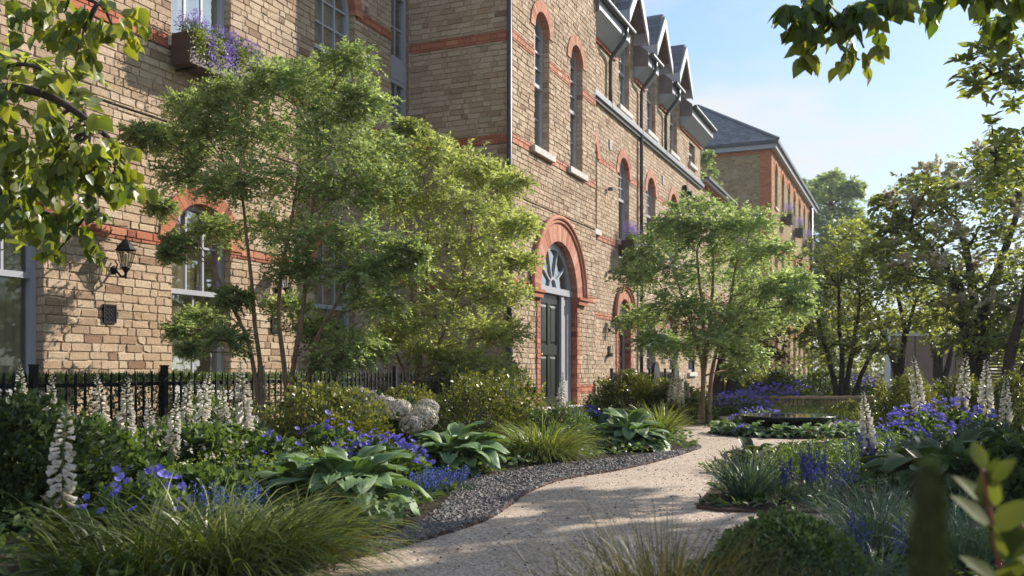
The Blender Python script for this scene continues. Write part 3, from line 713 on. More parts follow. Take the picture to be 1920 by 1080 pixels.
def slope(P0, P1, Q0, Q1, rows, cols):
    P0, P1, Q0, Q1 = map(np.array, (P0, P1, Q0, Q1))
    for k in range(rows):
        t0, t1 = k/rows, min(1, (k+1.15)/rows)
        for i in range(cols):
            s0, s1 = (i+(k % 2)*.5)/cols, min(1, (i+1+(k % 2)*.5)/cols-.002)
            if s0 >= 1: continue
            L = lambda t, s, e: (P0+(P1-P0)*s)*(1-t)+(Q0+(Q1-Q0)*s)*t+np.array([0, 0, e])
            v = [L(t0, s0, .05), L(t0, s1, .05), L(t1, s1, .022), L(t1, s0, .022), L(t0, s0, .0), L(t0, s1, .0)]
            m.add(v, [(0, 1, 2, 3), (0, 4, 5, 1)], RNG.random())
slope((a, na, z0), (a, nb, z0), (a+4.9, nm, zr), (a+4.9, nm, zr), 24, 30)
slope((a, na, z0), (b, na, z0), (a+4.9, nm, zr), (b-4.9, nm, zr), 24, 60)
v = [(b, na, z0), (b, nb, z0), (b-4.9, nm, zr), (a, nb, z0), (a+4.9, nm, zr)]
m.add(v, [(0, 1, 2), (1, 3, 4, 2)]); m.tube([(a, na, z0+.05), (a+4.9, nm, zr+.05)], .09, 6); m.tube([(a+4.9, nm, zr+.05), (b-4.9, nm, zr+.05)], .09, 6); m.build('roof', 'slate', rd)
m = MB(True); m.box(D1-.1, D1, NC-9, NC-.03, 0, ZD); m.box(D0+.1, D1-.1, NC-9.1, NC-9, 0, ZD); m.build('rear_wall', 'stock_far', rd)
pipe([(63.6, NC+.12, ZD+.1), (63.6, NC+.12, 6), (63.6, NC+.12, .1)], .1, rd)
for (z, nm_) in ((0, 0),):
    for i, c in enumerate(wD):
        m = MB(True); m.box(c-.75-.35, c-.75-.05, NC+.012, NC+.10, 0, .35); m.build('plinth', 'stone', rd)
# ================================================================ ground, beds, path
def sheet(name, pts, z, mat, kind='structure', thick=0):
    m = MB(); v = [(p[0], p[1], z) for p in pts]; m.add(v, [tuple(range(len(v)))])
    o = m.build(name, mat, None); tag(o, kind=kind); return o
def smooth(pts, n=8):
    P = np.array([p[:2] for p in pts], float); out = []
    for i in range(len(P)-1):
        p0, p1, p2, p3 = P[max(i-1, 0)], P[i], P[i+1], P[min(i+2, len(P)-1)]
        for t in np.linspace(0, 1, n, endpoint=False):
            out.append(.5*((2*p1)+(-p0+p2)*t+(2*p0-5*p1+4*p2-p3)*t*t+(-p0+3*p1-3*p2+p3)*t**3))
    out.append(P[-1]); return np.array(out)
sheet('ground', [(-400, -60), (400, -60), (400, 600), (-400, 600)], -.05, 'ground')
sheet('path', [(-12, -6), (14, -6), (14, 19.5), (-12, 19.5)], 0, 'path')
tip = gp(1312, 839)
inner = smooth([(-1.55, .3), (-1.05, 2.2)]+[gp(*p) for p in ((600, 1066), (700, 1040), (800, 1012), (906, 978), (952, 951), (992, 923), (1061, 899), (1171, 880), (1253, 860), (1306, 843))]+[tip], 8)
outer = smooth([(-1.75, .3), (-1.22, 2.2)]+[gp(*p) for p in ((585, 1064), (660, 1040), (764, 994), (821, 958), (853, 921), (886, 903), (967, 884), (1049, 872), (1171, 860), (1253, 850), (1300, 841))]+[tip], 8)
back = smooth([tip]+[gp(*p) for p in ((1300, 832), (1240, 818), (1180, 810), (1120, 800))], 6)
# gravel strip between its two edges
n = len(inner)
m = MB()
t = np.linspace(0, 1, 90)
def resample(P, k):
    d = np.concatenate([[0], np.cumsum(np.linalg.norm(np.diff(P, axis=0), axis=1))]); s = np.linspace(0, d[-1], k)
    return np.stack([np.interp(s, d, P[:, 0]), np.interp(s, d, P[:, 1])], 1)
Pi, Po = resample(inner, 90), resample(outer, 90)
v = [(p[0], p[1], .006) for p in Pi]+[(p[0], p[1], .006) for p in Po]
m.add(v, [(i, i+1, 90+i+1, 90+i) for i in range(89)]); tag(m.build('gravel_strip', 'soil', None), kind='structure')
# planting bed on the house side
bed = list(outer)+list(back)+[BF(18.6, -5.4)[:2], BF(18.6, NC)[:2], BF(UB1, NC)[:2], BF(UB1, NB)[:2], BF(UB0, NB)[:2], BF(UB0, NA)[:2], BF(3.5, NA)[:2], (-6.5, .3)]
sheet('planting_bed', bed, .010, 'soil')
rb = [gp(1307, 954)]+[gp(*p) for p in ((1330, 925), (1365, 890), (1400, 860), (1470, 838), (1560, 831), (1700, 828))]+[(12, 9.4), (12, 4.69)]+[gp(1640, 962), gp(1477, 963), gp(1350, 960)]
rbs = smooth(rb[:7], 6); rbed = list(rbs)+[tuple(p[:2]) for p in rb[7:]]
sheet('planting_bed', rbed, .010, 'soil')
fb = smooth([(.15, .3), (.25, 1.4), (.35, 2.6), (.62, 3.35), (1.1, 3.85), (1.9, 4.05), (3.2, 4.1), (9, 4.1)], 6)
sheet('planting_bed', list(fb)+[(9, .3)], .010, 'soil')
BCX, BCY = (1477-CX)/F*10.35, 10.4
ring = [(BCX+.86*math.cos(a), BCY+.80*math.sin(a)) for a in np.linspace(0, 2*PI, 40, endpoint=False)]
sheet('planting_bed', ring, .010, 'soil')
bk = [gp(1120, 796), gp(1250, 796), gp(1335, 796), gp(1350, 780), (3.0, 14.2), (3.6, 14.6), (5.6, 14.6), (6.0, 11.5), (5.4, 9.9), (12, 9.6), (14, 30), (2, 60), (-1, 30), BF(UC1, NC)[:2], BF(18.6, NC)[:2]]
sheet('planting_bed', [tuple(p[:2]) for p in bk], .008, 'soil')
sheet('lawn', [(-60, 19), (120, 19), (160, 240), (-60, 240)], -.002, 'ground')
def edging(pts, label):
    P = np.array([p[:2] for p in pts]); d = np.gradient(P, axis=0); d /= np.linalg.norm(d, axis=1)[:, None]+1e-9
    nn = np.stack([-d[:, 1], d[:, 0]], 1)*.004; k = len(P); m = MB()
    v = [(*(P[i]+s*nn[i]), z) for s, z in ((-1, -.02), (1, -.02), (1, .016), (-1, .016)) for i in range(k)]
    f = [(a*k+i, a*k+i+1, ((a+1) % 4)*k+i+1, ((a+1) % 4)*k+i) for a in range(4) for i in range(k-1)]
    m.add(v, f); tag(m.build('steel_edging', 'corten', None), label, 'edging', 'rusty steel bed edgings')
edging(inner, 'rusty steel edging strip between slate gravel and pale path')
edging(outer, 'rusty steel edging strip holding the hosta bed back from slate gravel')
edging(list(rbs[::-1])+[tuple(p[:2]) for p in ((1.0e-9+gp(1350, 960)), gp(1477, 963), gp(1640, 962))][0:0], 'rusty steel edging round the far side of the blue spike bed')
edging([gp(1307, 954)[:2], gp(1350, 960)[:2], gp(1477, 963)[:2], gp(1640, 962)[:2], (4, 4.68)], 'rusty steel edging along the near side of the blue spike bed')
# slate chippings: far more than anyone would count
def in_strip(k, rng):
    i = rng.integers(2, 89, k); f = rng.random(k)[:, None]; s = rng.random(k)[:, None]
    i2 = np.clip(i+1, 0, 89)
    return (Pi[i]*(1-f)+Pi[i2]*f)*(1-s)+(Po[i]*(1-f)+Po[i2]*f)*s
rng = np.random.default_rng(3)
XY = in_strip(24000, rng); 
XY = XY[XY[:, 1] > 1.5]; n = len(XY)
cube = np.array([(-.5, -.5, -.5), (.5, -.45, -.5), (.5, .5, -.5), (-.45, .5, -.5), (-.4, -.4, .5), (.42, -.36, .4), (.38, .42, .5), (-.42, .38, .36)])
m = MB(); A = rng.normal(size=(n, 3)); A[:, 2] *= .35; Nn = rng.normal(size=(n, 3))*.45+np.array([0, 0, 1])
m.inst(cube, [(0, 3, 2, 1), (4, 5, 6, 7), (0, 1, 5, 4), (1, 2, 6, 5), (2, 3, 7, 6), (3, 0, 4, 7)], np.column_stack([XY, rng.uniform(.004, .015, n)]), A, Nn, rng.uniform(.014, .034, n), rng.uniform(.009, .018, n), np.clip(rng.normal(.45, .25, n), 0, 1))
tag(m.build('slate_chippings', 'chip', None), 'grey brown slate chippings filling the strip beside the path', 'gravel', kind='stuff')
# loose grit on the path
n = 2600; XY = np.stack([rng.uniform(-1.6, 3.2, n), rng.uniform(2.2, 10, n)], 1); m = MB(); A = rng.normal(size=(n, 3)); A[:, 2] *= .3
m.inst(cube, [(4, 5, 6, 7), (0, 1, 5, 4), (1, 2, 6, 5), (2, 3, 7, 6), (3, 0, 4, 7)], np.column_stack([XY, np.full(n, .002)]), A, rng.normal(size=(n, 3))*.3+np.array([0, 0, 1]), rng.uniform(.004, .011, n), rng.uniform(.004, .008, n), np.clip(rng.normal(.7, .3, n), 0, 1))
tag(m.build('path_grit', 'chip', None), 'fine loose grit scattered over the pale path', 'grit', kind='stuff')

# ---------------------------------------------------------------- railings
def railing(label, n, u0, u1, posts, step, htop, hrail, hpost):
    r = thing('iron_railing', label, 'railing', BF(u0, n), 'black iron railings')
    pm = None; mid = 0
    us = np.arange(u0+step/2, u1, step)
    for u in us:
        if min(abs(u-p) for p in posts) < .045: continue
        if pm is None:
            k = MB(True); w = .0085; k.box(u-w, u+w, n-w, n+w, .04, htop-.03)
            v = [(u+a*w, n+b*w, htop-.03) for a, b in ((-1, -1), (1, -1), (1, 1), (-1, 1))]+[(u, n, htop+.012)]
            k.add(v, [(0, 1, 4), (1, 2, 4), (2, 3, 4), (3, 0, 4)]); pm = k.build('picket', 'black_iron', r); up = u
        else:
            c = pm.copy(); col.objects.link(c); c.parent = r; KIDMAP[r.name].append(c); c.location = tuple(UH*(u-up)); c.rotation_euler = (random.uniform(-.012, .012), random.uniform(-.012, .012), 0)
    for z in (hrail, .12):
        k = MB(True); k.box(u0, u1, n-.019, n-.009, z-.018, z+.018); k.build('rail', 'black_iron', r)
    for p in posts:
        k = MB(True); k.box(p-.027, p+.027, n-.034, n+.02, 0, hpost); k.box(p-.032, p+.032, n-.039, n+.025, hpost, hpost+.016); k.build('post', 'black_iron', r)
railing('black iron railing before the sunlit brick wall with arched windows', -6.9, 4.85, 13.9, [5.70, 7.21, 8.72, 10.23, 11.74, 13.25], .1017, .695, .575, .745)
railing('black iron railing behind the dark hedge by the small brown door', -5.75, 18.4, 24.4, [18.55, 20.05, 21.55, 23.05, 24.35], .1017, .66, .54, .72)

# ---------------------------------------------------------------- water bowl, timber bench, boundary walls
wb = thing('water_bowl', 'low round black bowl brimming with dark water, ringed by small hostas', 'water feature', (BCX, BCY, 0))
m = MB(); RB = .525
prof = [(.30, .0), (.34, .02), (.42, .06), (.52, .10), (RB-.01, .125), (RB, .135), (RB, .150), (RB-.012, .153), (RB-.03, .145), (RB-.05, .12), (0.0, .11)]
m.lathe((BCX, BCY, .055), prof, 72); m.build('bowl', 'bowl', wb, smooth=True)
m = MB(); m.add([(BCX+(RB-.02)*math.cos(a), BCY+(RB-.02)*math.sin(a), .055+.149) for a in np.linspace(0, 2*PI, 72, endpoint=False)], [tuple(range(72))]); m.build('water', 'water_black', wb)
# curved bench
bb = thing('curved_bench', 'low curved timber bench beyond the black water bowl', 'bench', (5.2, 16.3, 0))
c0 = np.array([5.1, 20.6]); R0 = 4.6
m = MB()
for j in range(5):
    ra, rb_ = R0+.10*j, R0+.10*j+.085
    th = np.linspace(math.radians(251), math.radians(294), 30); z0, z1 = .225, .262
    v = [(c0[0]+r*math.cos(t), c0[1]+r*math.sin(t), z) for r, z in ((ra, z0), (rb_, z0), (rb_, z1), (ra, z1)) for t in th]; k = 30
    m.add(v, [(a*k+i, a*k+i+1, ((a+1) % 4)*k+i+1, ((a+1) % 4)*k+i) for a in range(4) for i in range(k-1)]+[(0, k, 2*k, 3*k), (k-1, 4*k-1, 3*k-1, 2*k-1)])
m.build('seat_slats', 'timber', bb)
m = MB()
th = np.linspace(math.radians(251.5), math.radians(293.5), 60)
for i in range(60):
    t = th[i]; c_, s_ = math.cos(t), math.sin(t); r_ = R0+.44
    P = np.array([c0[0]+r_*c_, c0[1]+r_*s_]); tx, ty = -s_, c_
    a = .026
    v = [(P[0]+tx*e*a+c_*f, P[1]+ty*e*a+s_*f, z) for z in (.06, .222) for e, f in ((-1, -.015), (1, -.015), (1, .015), (-1, .015))]
    m.add(v, [(0, 1, 5, 4), (1, 2, 6, 5), (2, 3, 7, 6), (3, 0, 4, 7), (4, 5, 6, 7)], RNG.random())
m.build('front_slats', 'timber', bb)
m = MB()
v = [(c0[0]+r*math.cos(t), c0[1]+r*math.sin(t), z) for r, z in ((R0+.05, 0), (R0+.42, 0), (R0+.42, .22), (R0+.05, .22)) for t in th]; k = 60
m.add(v, [(a*k+i, a*k+i+1, ((a+1) % 4)*k+i+1, ((a+1) % 4)*k+i) for a in range(4) for i in range(k-1)]); m.build('plinth', 'headstone', bb)
m = MB(); v = [(c0[0]+r*math.cos(t), c0[1]+r*math.sin(t), z) for r, z in ((R0+.47, .03), (R0+.53, .03), (R0+.53, .055), (R0+.47, .055)) for t in th]
m.add(v, [(a*k+i, a*k+i+1, ((a+1) % 4)*k+i+1, ((a+1) % 4)*k+i) for a in range(4) for i in range(k-1)]); m.build('base_rim', 'stone', bb)
# pinkish boundary wall and slatted fence at the back
pw = thing('garden_wall', 'plain pinkish rendered wall beyond the dark trees', 'wall', (13.5, 30, 0))
m = MB(); Yw = 30
for i, (xa, xb) in enumerate(((1668, 1716), (1717, 1752), (1753, 1792), (1793, 1842))):
    a, b = (xa-CX)/F*Yw, (xb-CX)/F*Yw-.02; m.box(a, b, Yw, Yw+.15, 0, 1.78)
m.build('render_panel', 'render_pink', pw)
m = MB(); m.box((1668-CX)/F*Yw, (1842-CX)/F*Yw, Yw-.03, Yw+.18, 1.78, 1.86); m.build('coping', 'stone', pw)
p = thing('gate_post', 'slim white post at the end of the pinkish wall', 'post', (12.1, 29.8, 0)); m = MB(); x = (1664-CX)/F*29.8; m.box(x-.07, x+.07, 29.73, 29.87, 0, 2.0); m.build('shaft', 'white_post', p)
m = MB(); m.box(x-.09, x+.09, 29.71, 29.89, 2.0, 2.05); m.build('cap', 'white_post', p)
sf = thing('slat_fence', 'brown horizontal slat fence behind the big dark tree', 'fence', (11.5, 22, 0)); m = MB(); Yf = 22
xa, xb = (1838-CX)/F*Yf, (2100-CX)/F*Yf
for k in range(20): m.box(xa, xb, Yf, Yf+.03, .06+k*.075, .06+k*.075+.05, RNG.random())
m.build('slat_panel', 'fence_timber', sf)
for x in np.linspace(xa+.05, xb-.05, 4):
    m = MB(); m.box(x-.05, x+.05, Yf+.031, Yf+.13, 0, 1.62); m.build('post', 'fence_timber', sf)
# dark round-topped slabs standing by wing C
for i, (px, py, Yq, w, h) in enumerate(((1229, 700, 21.5, .26, .62), (1266, 702, 22.5, .22, .62))):
    c = at(px, 692, Yq); t = thing('round_topped_slab', ['dark round topped slab before the brick wall, next to a white sash window', 'narrower dark round topped slab near the tan twin tree trunk'][i], 'slab', (c[0], c[1], 0), 'dark round topped slabs')
    m = MB(); u, nn, _ = float(np.dot(UH, c*[1, 1, 0])), float(np.dot(NH, c*[1, 1, 0])), 0
    m2 = MB(True); poly = [(u-w, 0), (u+w, 0), (u+w, h)]+[(u+w*math.cos(a), h+w*1.05*math.sin(a)) for a in np.linspace(0, PI, 15)][1:-1]+[(u-w, h)]
    m2.prism(poly, nn-.04, nn+.04); m2.build('slab', 'headstone', t)
    m2 = MB(True); m2.box(u-w-.05, u+w+.05, nn-.09, nn+.09, 0, .09); m2.build('plinth', 'headstone', t)

# ================================================================ plant makers
DIA = [(0, 0, 0), (.42, .5, .10), (1, 0, -.05), (.42, -.5, .10)]; DIAF = [(0, 1, 2, 3)]
OV = [(0, 0, 0), (.2, .36, .08), (.5, .5, .10), (.8, .3, .02), (1.05, 0, -.12), (.8, -.3, .02), (.5, -.5, .10), (.2, -.36, .08), (.35, 0, -.02), (.7, 0, -.04)]
OVF = [(0, 8, 2, 1), (8, 9, 3, 2), (9, 4, 3), (0, 7, 6, 8), (8, 6, 5, 9), (9, 5, 4)]
def unit(rng, n, flat=1.0, up=0.0):
    d = rng.normal(size=(n, 3)); d[:, 2] = d[:, 2]*flat+up; return d/(np.linalg.norm(d, axis=1)[:, None]+1e-9)
def spray(mb, rng, C, R, twigs, per, L, W, droop=.3, tpl=DIA, tf=DIAF, rmean=.5, rsd=.22, tw=(.5, .9), inner=.75, flat=.55, up=.12, nj=.6, twigmb=None, mat=0, hang=0):
    C = np.asarray(C, float); R = np.asarray(R, float)
    d = unit(rng, twigs, flat, up); rad = rng.uniform(.05, inner, twigs)**.6
    st = C+d*R*rad[:, None]*.8; ln = R.mean()*rng.uniform(tw[0], tw[1], twigs)
    dd = d+rng.normal(size=(twigs, 3))*.35; dd /= np.linalg.norm(dd, axis=1)[:, None]
    t = (np.arange(per)+.5)/per
    P = st[:, None]+dd[:, None]*ln[:, None, None]*t[None, :, None]; P[..., 2] -= droop*ln[:, None]*t[None]**2
    sdv = np.cross(dd, np.array([0, 0, 1.])); sdv /= np.linalg.norm(sdv, axis=1)[:, None]+1e-9
    sgn = np.where(np.arange(per) % 2 == 0, 1, -1)
    A = dd[:, None]*.55+sdv[:, None]*sgn[None, :, None]*.9+rng.normal(size=(twigs, per, 3))*.35
    N_ = np.array([0, 0, 1.])+rng.normal(size=(twigs, per, 3))*nj
    if hang:
        A = A*.45+np.array([0, 0, -hang]); N_ = rng.normal(size=(twigs, per, 3))*[1, 1, .25]+np.array([.2, -.5, .2])
    n = twigs*per
    rb = np.clip(rng.normal(rmean, rsd*.6, twigs)[:, None]+rng.normal(0, rsd, (twigs, per)), 0, 1)
    s = rng.uniform(.5, 1.45, n)
    mb.inst(tpl, tf, P.reshape(-1, 3), A.reshape(-1, 3), N_.reshape(-1, 3), L*s, W*s, rb.ravel(), mat)
    if twigmb is not None:
        for i in range(twigs):
            twigmb.tube(P[i, ::max(1, per//4)], np.linspace(L*.035, L*.012, len(P[i, ::max(1, per//4)])), 3, cap=False)
def limb(mb, p0, p1, r0, r1, rng, sag=.12, n=8, k=7):
    p0, p1 = np.array(p0), np.array(p1); L = np.linalg.norm(p1-p0); t = np.linspace(0, 1, n)[:, None]
    mid = (p0+p1)/2+rng.normal(size=3)*L*.06+np.array([0, 0, -L*sag])*0+np.array([0, 0, L*sag*.6])
    P = (1-t)**2*p0+2*t*(1-t)*mid+t*t*p1; P[1:-1] += rng.normal(size=(n-2, 3))*L*.012
    mb.tube(P, np.linspace(r0, r1, n), k, cap=True); return P
def tree(name, label, Y, stems, blobs, leaf, bark, depth, L, W, per=16, dens=1.0, r0=.03, group=None, seed=1, tpl=DIA, tf=DIAF, flowers=None, ymin=None, droop=.3, rmean=.5, cat='tree', flat=.55, dup2=1, sub=5, kw={}):
    """stems: list of pixel polylines with radii; blobs: (px,py,rpx[,rmean]) foliage masses round the crown, spread in depth"""
    rng = np.random.default_rng(seed)
    b0 = at(*stems[0][0], Y); r = thing(name, label, cat, (b0[0], b0[1], 0), group)
    tm = MB(); nodes = []
    for si, s in enumerate(stems):
        k = len(s); P = []
        yo = rng.uniform(-.12, .12) if len(stems) > 1 else 0
        for i, (px, py) in enumerate(s):
            f = i/max(1, k-1); q = at(px, py, Y); q[1] += yo*f*1.5; P.append(q)
        P[0][2] = min(P[0][2], 0) if si < 9 else P[0][2]
        P = np.array(P); d = np.concatenate([[0], np.cumsum(np.linalg.norm(np.diff(P, axis=0), axis=1))])
        q = np.linspace(0, d[-1], 14); PP = np.stack([np.interp(q, d, P[:, j]) for j in range(3)], 1)
        PP[1:-1] += rng.normal(size=(12, 3))*.012; PP[1:-1] = (PP[:-2]+2*PP[1:-1]+PP[2:])/4
        rr = np.linspace(r0, r0*.4, 14); rr[0] *= 1.35
        tm.tube(PP, rr, 9); nodes += [(PP[i], rr[i]) for i in range(4, 14)]
    NP = np.array([q for q, _ in nodes])
    cm = MB(); fm = MB()
    cen = []
    for bl in blobs:
        px, py, rp = bl[:3]; rm = bl[3] if len(bl) > 3 else rmean
        for j in range(dup2):
            dy = rng.uniform(-1, 1)*depth; Yb = Y+dy
            if ymin is not None: Yb = max(Yb, ymin)
            C = at(px+rng.normal()*rp*.12, py+rng.normal()*rp*.12, Yb); R = rp/F*Yb
            Rv = np.array([R*1.1, R*1.1, R*.6]); cen.append((C, R))
            tw = int(34*dens); spray(cm, rng, C, Rv*1.05, tw, per, L, W, droop, tpl, tf, rm, .2, flat=flat, **kw)
            dist = np.linalg.norm(NP-C, axis=1)+np.where(NP[:, 2] > C[2]-.05, .6, 0); i = int(np.argmin(dist))
            P = limb(tm, NP[i], C, max(.006, nodes[i][1]*.55), .004, rng)
            for _ in range(sub):
                e = C+unit(rng, 1)[0]*Rv*.75; limb(tm, P[rng.integers(4, 7)], e, .006, .002, rng, n=5, k=4)
            if flowers and rng.random() < flowers[1]:
                spray(fm, rng, C+np.array([0, -R*.5, R*.5]), Rv*.55, 18, 34, .05, .036, .1, rmean=.6, nj=1.2)
    tm.build('trunk', bark, r, smooth=True)
    cm.build('crown', leaf, r)
    if fm.n: fm.build('blossom', flowers[0], r)
    return r
# ================================================================ trees
T1 = [(600,165,62),(548,140,52),(650,125,50),(680,185,48),(625,215,60),(505,150,45),(440,185,62),(385,205,52),(345,190,34),(470,240,72),(555,245,72),(640,265,72),(695,270,58),(405,275,64),(335,265,48),(300,250,30),(345,325,50),(270,255,34),(480,330,74),(565,340,74),(640,365,76),(715,345,56),(420,350,44),(405,430,42),(340,455,30),(320,475,20),(500,425,56),(590,450,72),(690,440,66),(745,500,52),(770,470,34),(660,520,66),(560,500,48),(700,575,54),(650,640,54),(600,610,44),(620,680,36),(690,660,34),(385,600,36),(335,610,28),(425,635,42),(350,655,22),(300,390,24),(440,560,34),(530,575,40)]
tree('multi_stem_tree', 'soft green multi stemmed tree before the railing, hiding the middle arched window', 9.5,
     [[(492,745),(490,690),(478,610),(476,520),(470,440),(455,340)], [(545,745),(548,690),(566,600),(575,520),(590,400),(600,280)], [(540,745),(532,690),(518,590),(520,520),(545,420),(560,300)], [(560,745),(590,650),(640,560),(680,470)], [(488,735),(470,640),(430,560),(405,500)]],
     T1, 'lf_t1', 'bark_tan', .7, .040, .018, per=22, dens=3.8, r0=.030, kw=dict(nj=1.0), seed=11, group='small leafy trees')
T2 = [(770,240,30,.2),(745,300,50),(810,295,54),(870,300,50),(920,330,42),(955,350,36),(975,420,34),(800,370,66),(870,385,68),(935,395,52),(745,390,52),(850,460,74),(925,470,60),(780,490,62),(975,490,34),(880,540,66),(950,545,46),(815,590,66),(895,610,60),(945,635,44),(760,610,46),(870,665,54),(940,690,44),(800,655,46),(720,640,34),(850,700,34),(900,705,34)]
tree('multi_stem_tree', 'yellow green multi stemmed tree at the corner with the downpipe', 10.6,
     [[(782,790),(770,720),(735,650),(722,590),(720,500)], [(775,790),(782,700),(790,600),(800,480),(805,380)], [(785,790),(800,700),(840,600),(880,480),(890,390)], [(780,780),(790,650),(770,540),(760,420)]],
     T2, 'lf_t2', 'bark_tan', .55, .040, .018, per=22, dens=3.5, kw=dict(nj=1.0), r0=.024, seed=12, group='small leafy trees')
T3 = [(1300,388,44),(1370,410,48),(1255,412,44),(1420,425,44),(1335,430,50),(1240,446,42),(1206,478,30),(1310,455,58),(1390,472,58),(1445,470,40),(1250,495,56),(1190,520,34),(1330,525,62),(1420,535,54),(1480,525,36),(1500,572,28),(1250,565,50),(1200,590,38),(1320,590,50),(1400,605,52),(1450,590,40),(1270,635,40),(1345,640,44),(1400,660,38),(1220,635,34),(1380,690,24),(1460,555,40)]
tree('multi_stem_tree', 'pale green twin stemmed tree at the path edge near the water bowl', 12.2,
     [[(1313,798),(1320,720),(1322,650),(1318,560),(1310,470)], [(1331,798),(1332,720),(1345,650),(1370,570),(1385,480)], [(1316,780),(1322,690),(1335,600),(1345,500),(1340,430)], [(1318,760),(1318,670),(1290,590),(1265,510)]],
     T3, 'lf_t3', 'bark_tan', .8, .048, .021, per=20, dens=3.3, r0=.032, kw=dict(nj=1.0), seed=13, group='small leafy trees')
tree('broad_tree', 'dark bronze tree with thick short trunk behind the pale twin stemmed tree', 17.0,
     [[(1370,765),(1374,700),(1385,640),(1400,590)], [(1368,760),(1380,690),(1420,640)], [(1340,765),(1352,700),(1360,640)]],
     [(1400,610,40),(1430,640,38),(1360,600,40),(1420,600,36),(1450,620,34),(1440,665,26),(1300,620,40),(1290,600,34),(1240,590,30),(1390,580,40),(1330,570,40)], 'lf_red', 'bark_dark', .9, .07, .035, per=10, dens=.9, r0=.13, seed=14, tpl=OV, tf=OVF, group='dark garden trees')
tree('broad_tree', 'dark many stemmed tree beside the curved bench', 17.5,
     [[(1568,765),(1566,720),(1555,670),(1540,620),(1530,560)], [(1585,765),(1588,700),(1600,640),(1610,560)], [(1577,765),(1578,700),(1572,620),(1570,540)], [(1596,765),(1615,700),(1650,640)]],
     [(1530,480,44),(1575,460,46),(1620,470,44),(1550,530,52),(1610,530,52),(1510,560,40),(1650,540,44),(1540,600,48),(1600,600,50),(1650,610,42),(1510,630,34),(1560,650,36),(1620,655,36),(1660,655,26),(1575,500,50),(1635,500,40),(1500,520,30)], 'lf_dark', 'bark_dark', 1.0, .075, .036, per=11, dens=.62, r0=.06, seed=15, tpl=OV, tf=OVF, group='dark garden trees', dup2=2)
tree('broad_tree', 'dark forked tree growing before the pinkish wall', 19.0,
     [[(1683,760),(1684,700),(1690,655),(1705,610),(1720,560)], [(1683,745),(1680,690),(1660,630),(1640,580)], [(1685,740),(1692,680),(1700,620),(1690,560),(1680,500)]],
     [(1600,440,46),(1650,470,50),(1600,490,46),(1660,530,54),(1720,500,54),(1700,560,54),(1640,590,46),(1760,560,50),(1600,560,40),(1740,610,44),(1690,610,40),(1780,590,40),(1620,430,36),(1770,520,44)], 'lf_mid', 'bark_dark', 1.2, .08, .04, per=11, dens=.62, r0=.075, seed=16, tpl=OV, tf=OVF, group='dark garden trees', dup2=2)
tree('broad_tree', 'small tree with slim forked trunk behind the white foxgloves', 22.0,
     [[(1760,745),(1762,700),(1768,660),(1780,620)], [(1760,720),(1755,670),(1745,620)], [(1762,715),(1785,660),(1790,630)]],
     [(1745,590,44),(1790,600,44),(1770,560,44),(1720,580,36),(1810,580,44),(1760,620,34),(1820,630,34)], 'lf_mid', 'bark_dark', 1.2, .08, .04, per=10, dens=.9, r0=.10, seed=17, tpl=OV, tf=OVF, group='dark garden trees')
T7 = [(1720,345,38),(1760,350,44),(1690,400,44),(1740,410,54),(1800,370,54),(1860,360,56),(1910,380,50),(1665,425,34),(1655,470,34),(1700,465,50),(1770,460,58),(1840,440,62),(1900,440,54),(1730,520,52),(1800,525,62),(1870,520,62),(1930,520,56),(1690,520,40),(1770,590,50),(1850,590,56),(1910,600,56),(1800,640,38),(1880,650,44),(1830,310,44),(1890,310,46),(1660,380,24),(1940,330,60),(1980,420,60),(1990,520,60),(2040,450,60)]
tree('flowering_tree', 'largest dark tree with cream blossom and thick trunk', 17.3,
     [[(1832,790),(1832,650),(1826,560),(1815,480),(1790,410)], [(1830,660),(1850,560),(1880,470),(1900,400)], [(1828,620),(1860,590),(1920,570),(1960,500)], [(1826,590),(1800,530),(1740,470),(1700,430)]],
     T7, 'lf_dark', 'bark_dark', 1.3, .10, .05, per=11, dens=.62, r0=.13, seed=18, tpl=OV, tf=OVF, flowers=('petal_cream', .6), group='dark garden trees', dup2=2)
tree('broad_tree', 'leaning dark trunked tree before the brown slat fence', 15.5,
     [[(1885,775),(1890,690),(1905,620),(1925,540),(1940,470)], [(1885,730),(1930,680),(1960,640),(1990,600)]],
     [(1900,560,50),(1950,520,60),(1940,600,54),(1990,560,60),(1900,630,40),(1985,640,50),(1960,660,44),(1930,480,50)], 'lf_dark', 'bark_dark', 1.2, .085, .04, per=10, dens=1.0, r0=.11, seed=19, tpl=OV, tf=OVF, group='dark garden trees', flowers=('petal_cream', .2))
tree('tall_tree', 'tall green tree, paled by painted haze, rising beyond the end of the far brick block', 74.0,
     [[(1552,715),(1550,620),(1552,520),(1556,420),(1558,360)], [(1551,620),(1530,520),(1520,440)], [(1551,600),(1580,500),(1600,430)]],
     [(1560,335,22),(1545,350,26),(1590,355,22),(1525,370,26),(1570,370,30),(1605,362,12),(1540,400,32),(1590,400,24),(1515,420,24),(1565,430,34),(1600,430,20),(1540,460,34),(1590,470,30),(1520,480,24),(1560,500,34),(1600,510,28),(1530,530,30),(1570,550,34),(1530,580,30),(1600,570,30),(1550,610,34),(1510,395,14),(1612,415,10),(1610,350,8),(1500,345,8)], 'lf_far_hazed', 'bark', 3.0, .34, .2, per=8, dens=1.5, r0=.45, seed=20, dup2=2, sub=3)
tree('tall_tree', 'slim light green tree squeezed between the terrace end and the far block', 40.0,
     [[(1330,715),(1331,560),(1330,420),(1330,330)]],
     [(1330,290,10),(1322,305,12),(1332,325,14),(1322,340,14),(1338,350,14),(1328,370,18),(1345,380,18),(1330,400,22),(1350,410,20),(1325,430,20),(1355,440,18),(1340,460,24)], 'lf_t1', 'bark', .8, .12, .06, per=10, dens=1.3, r0=.12, seed=21)
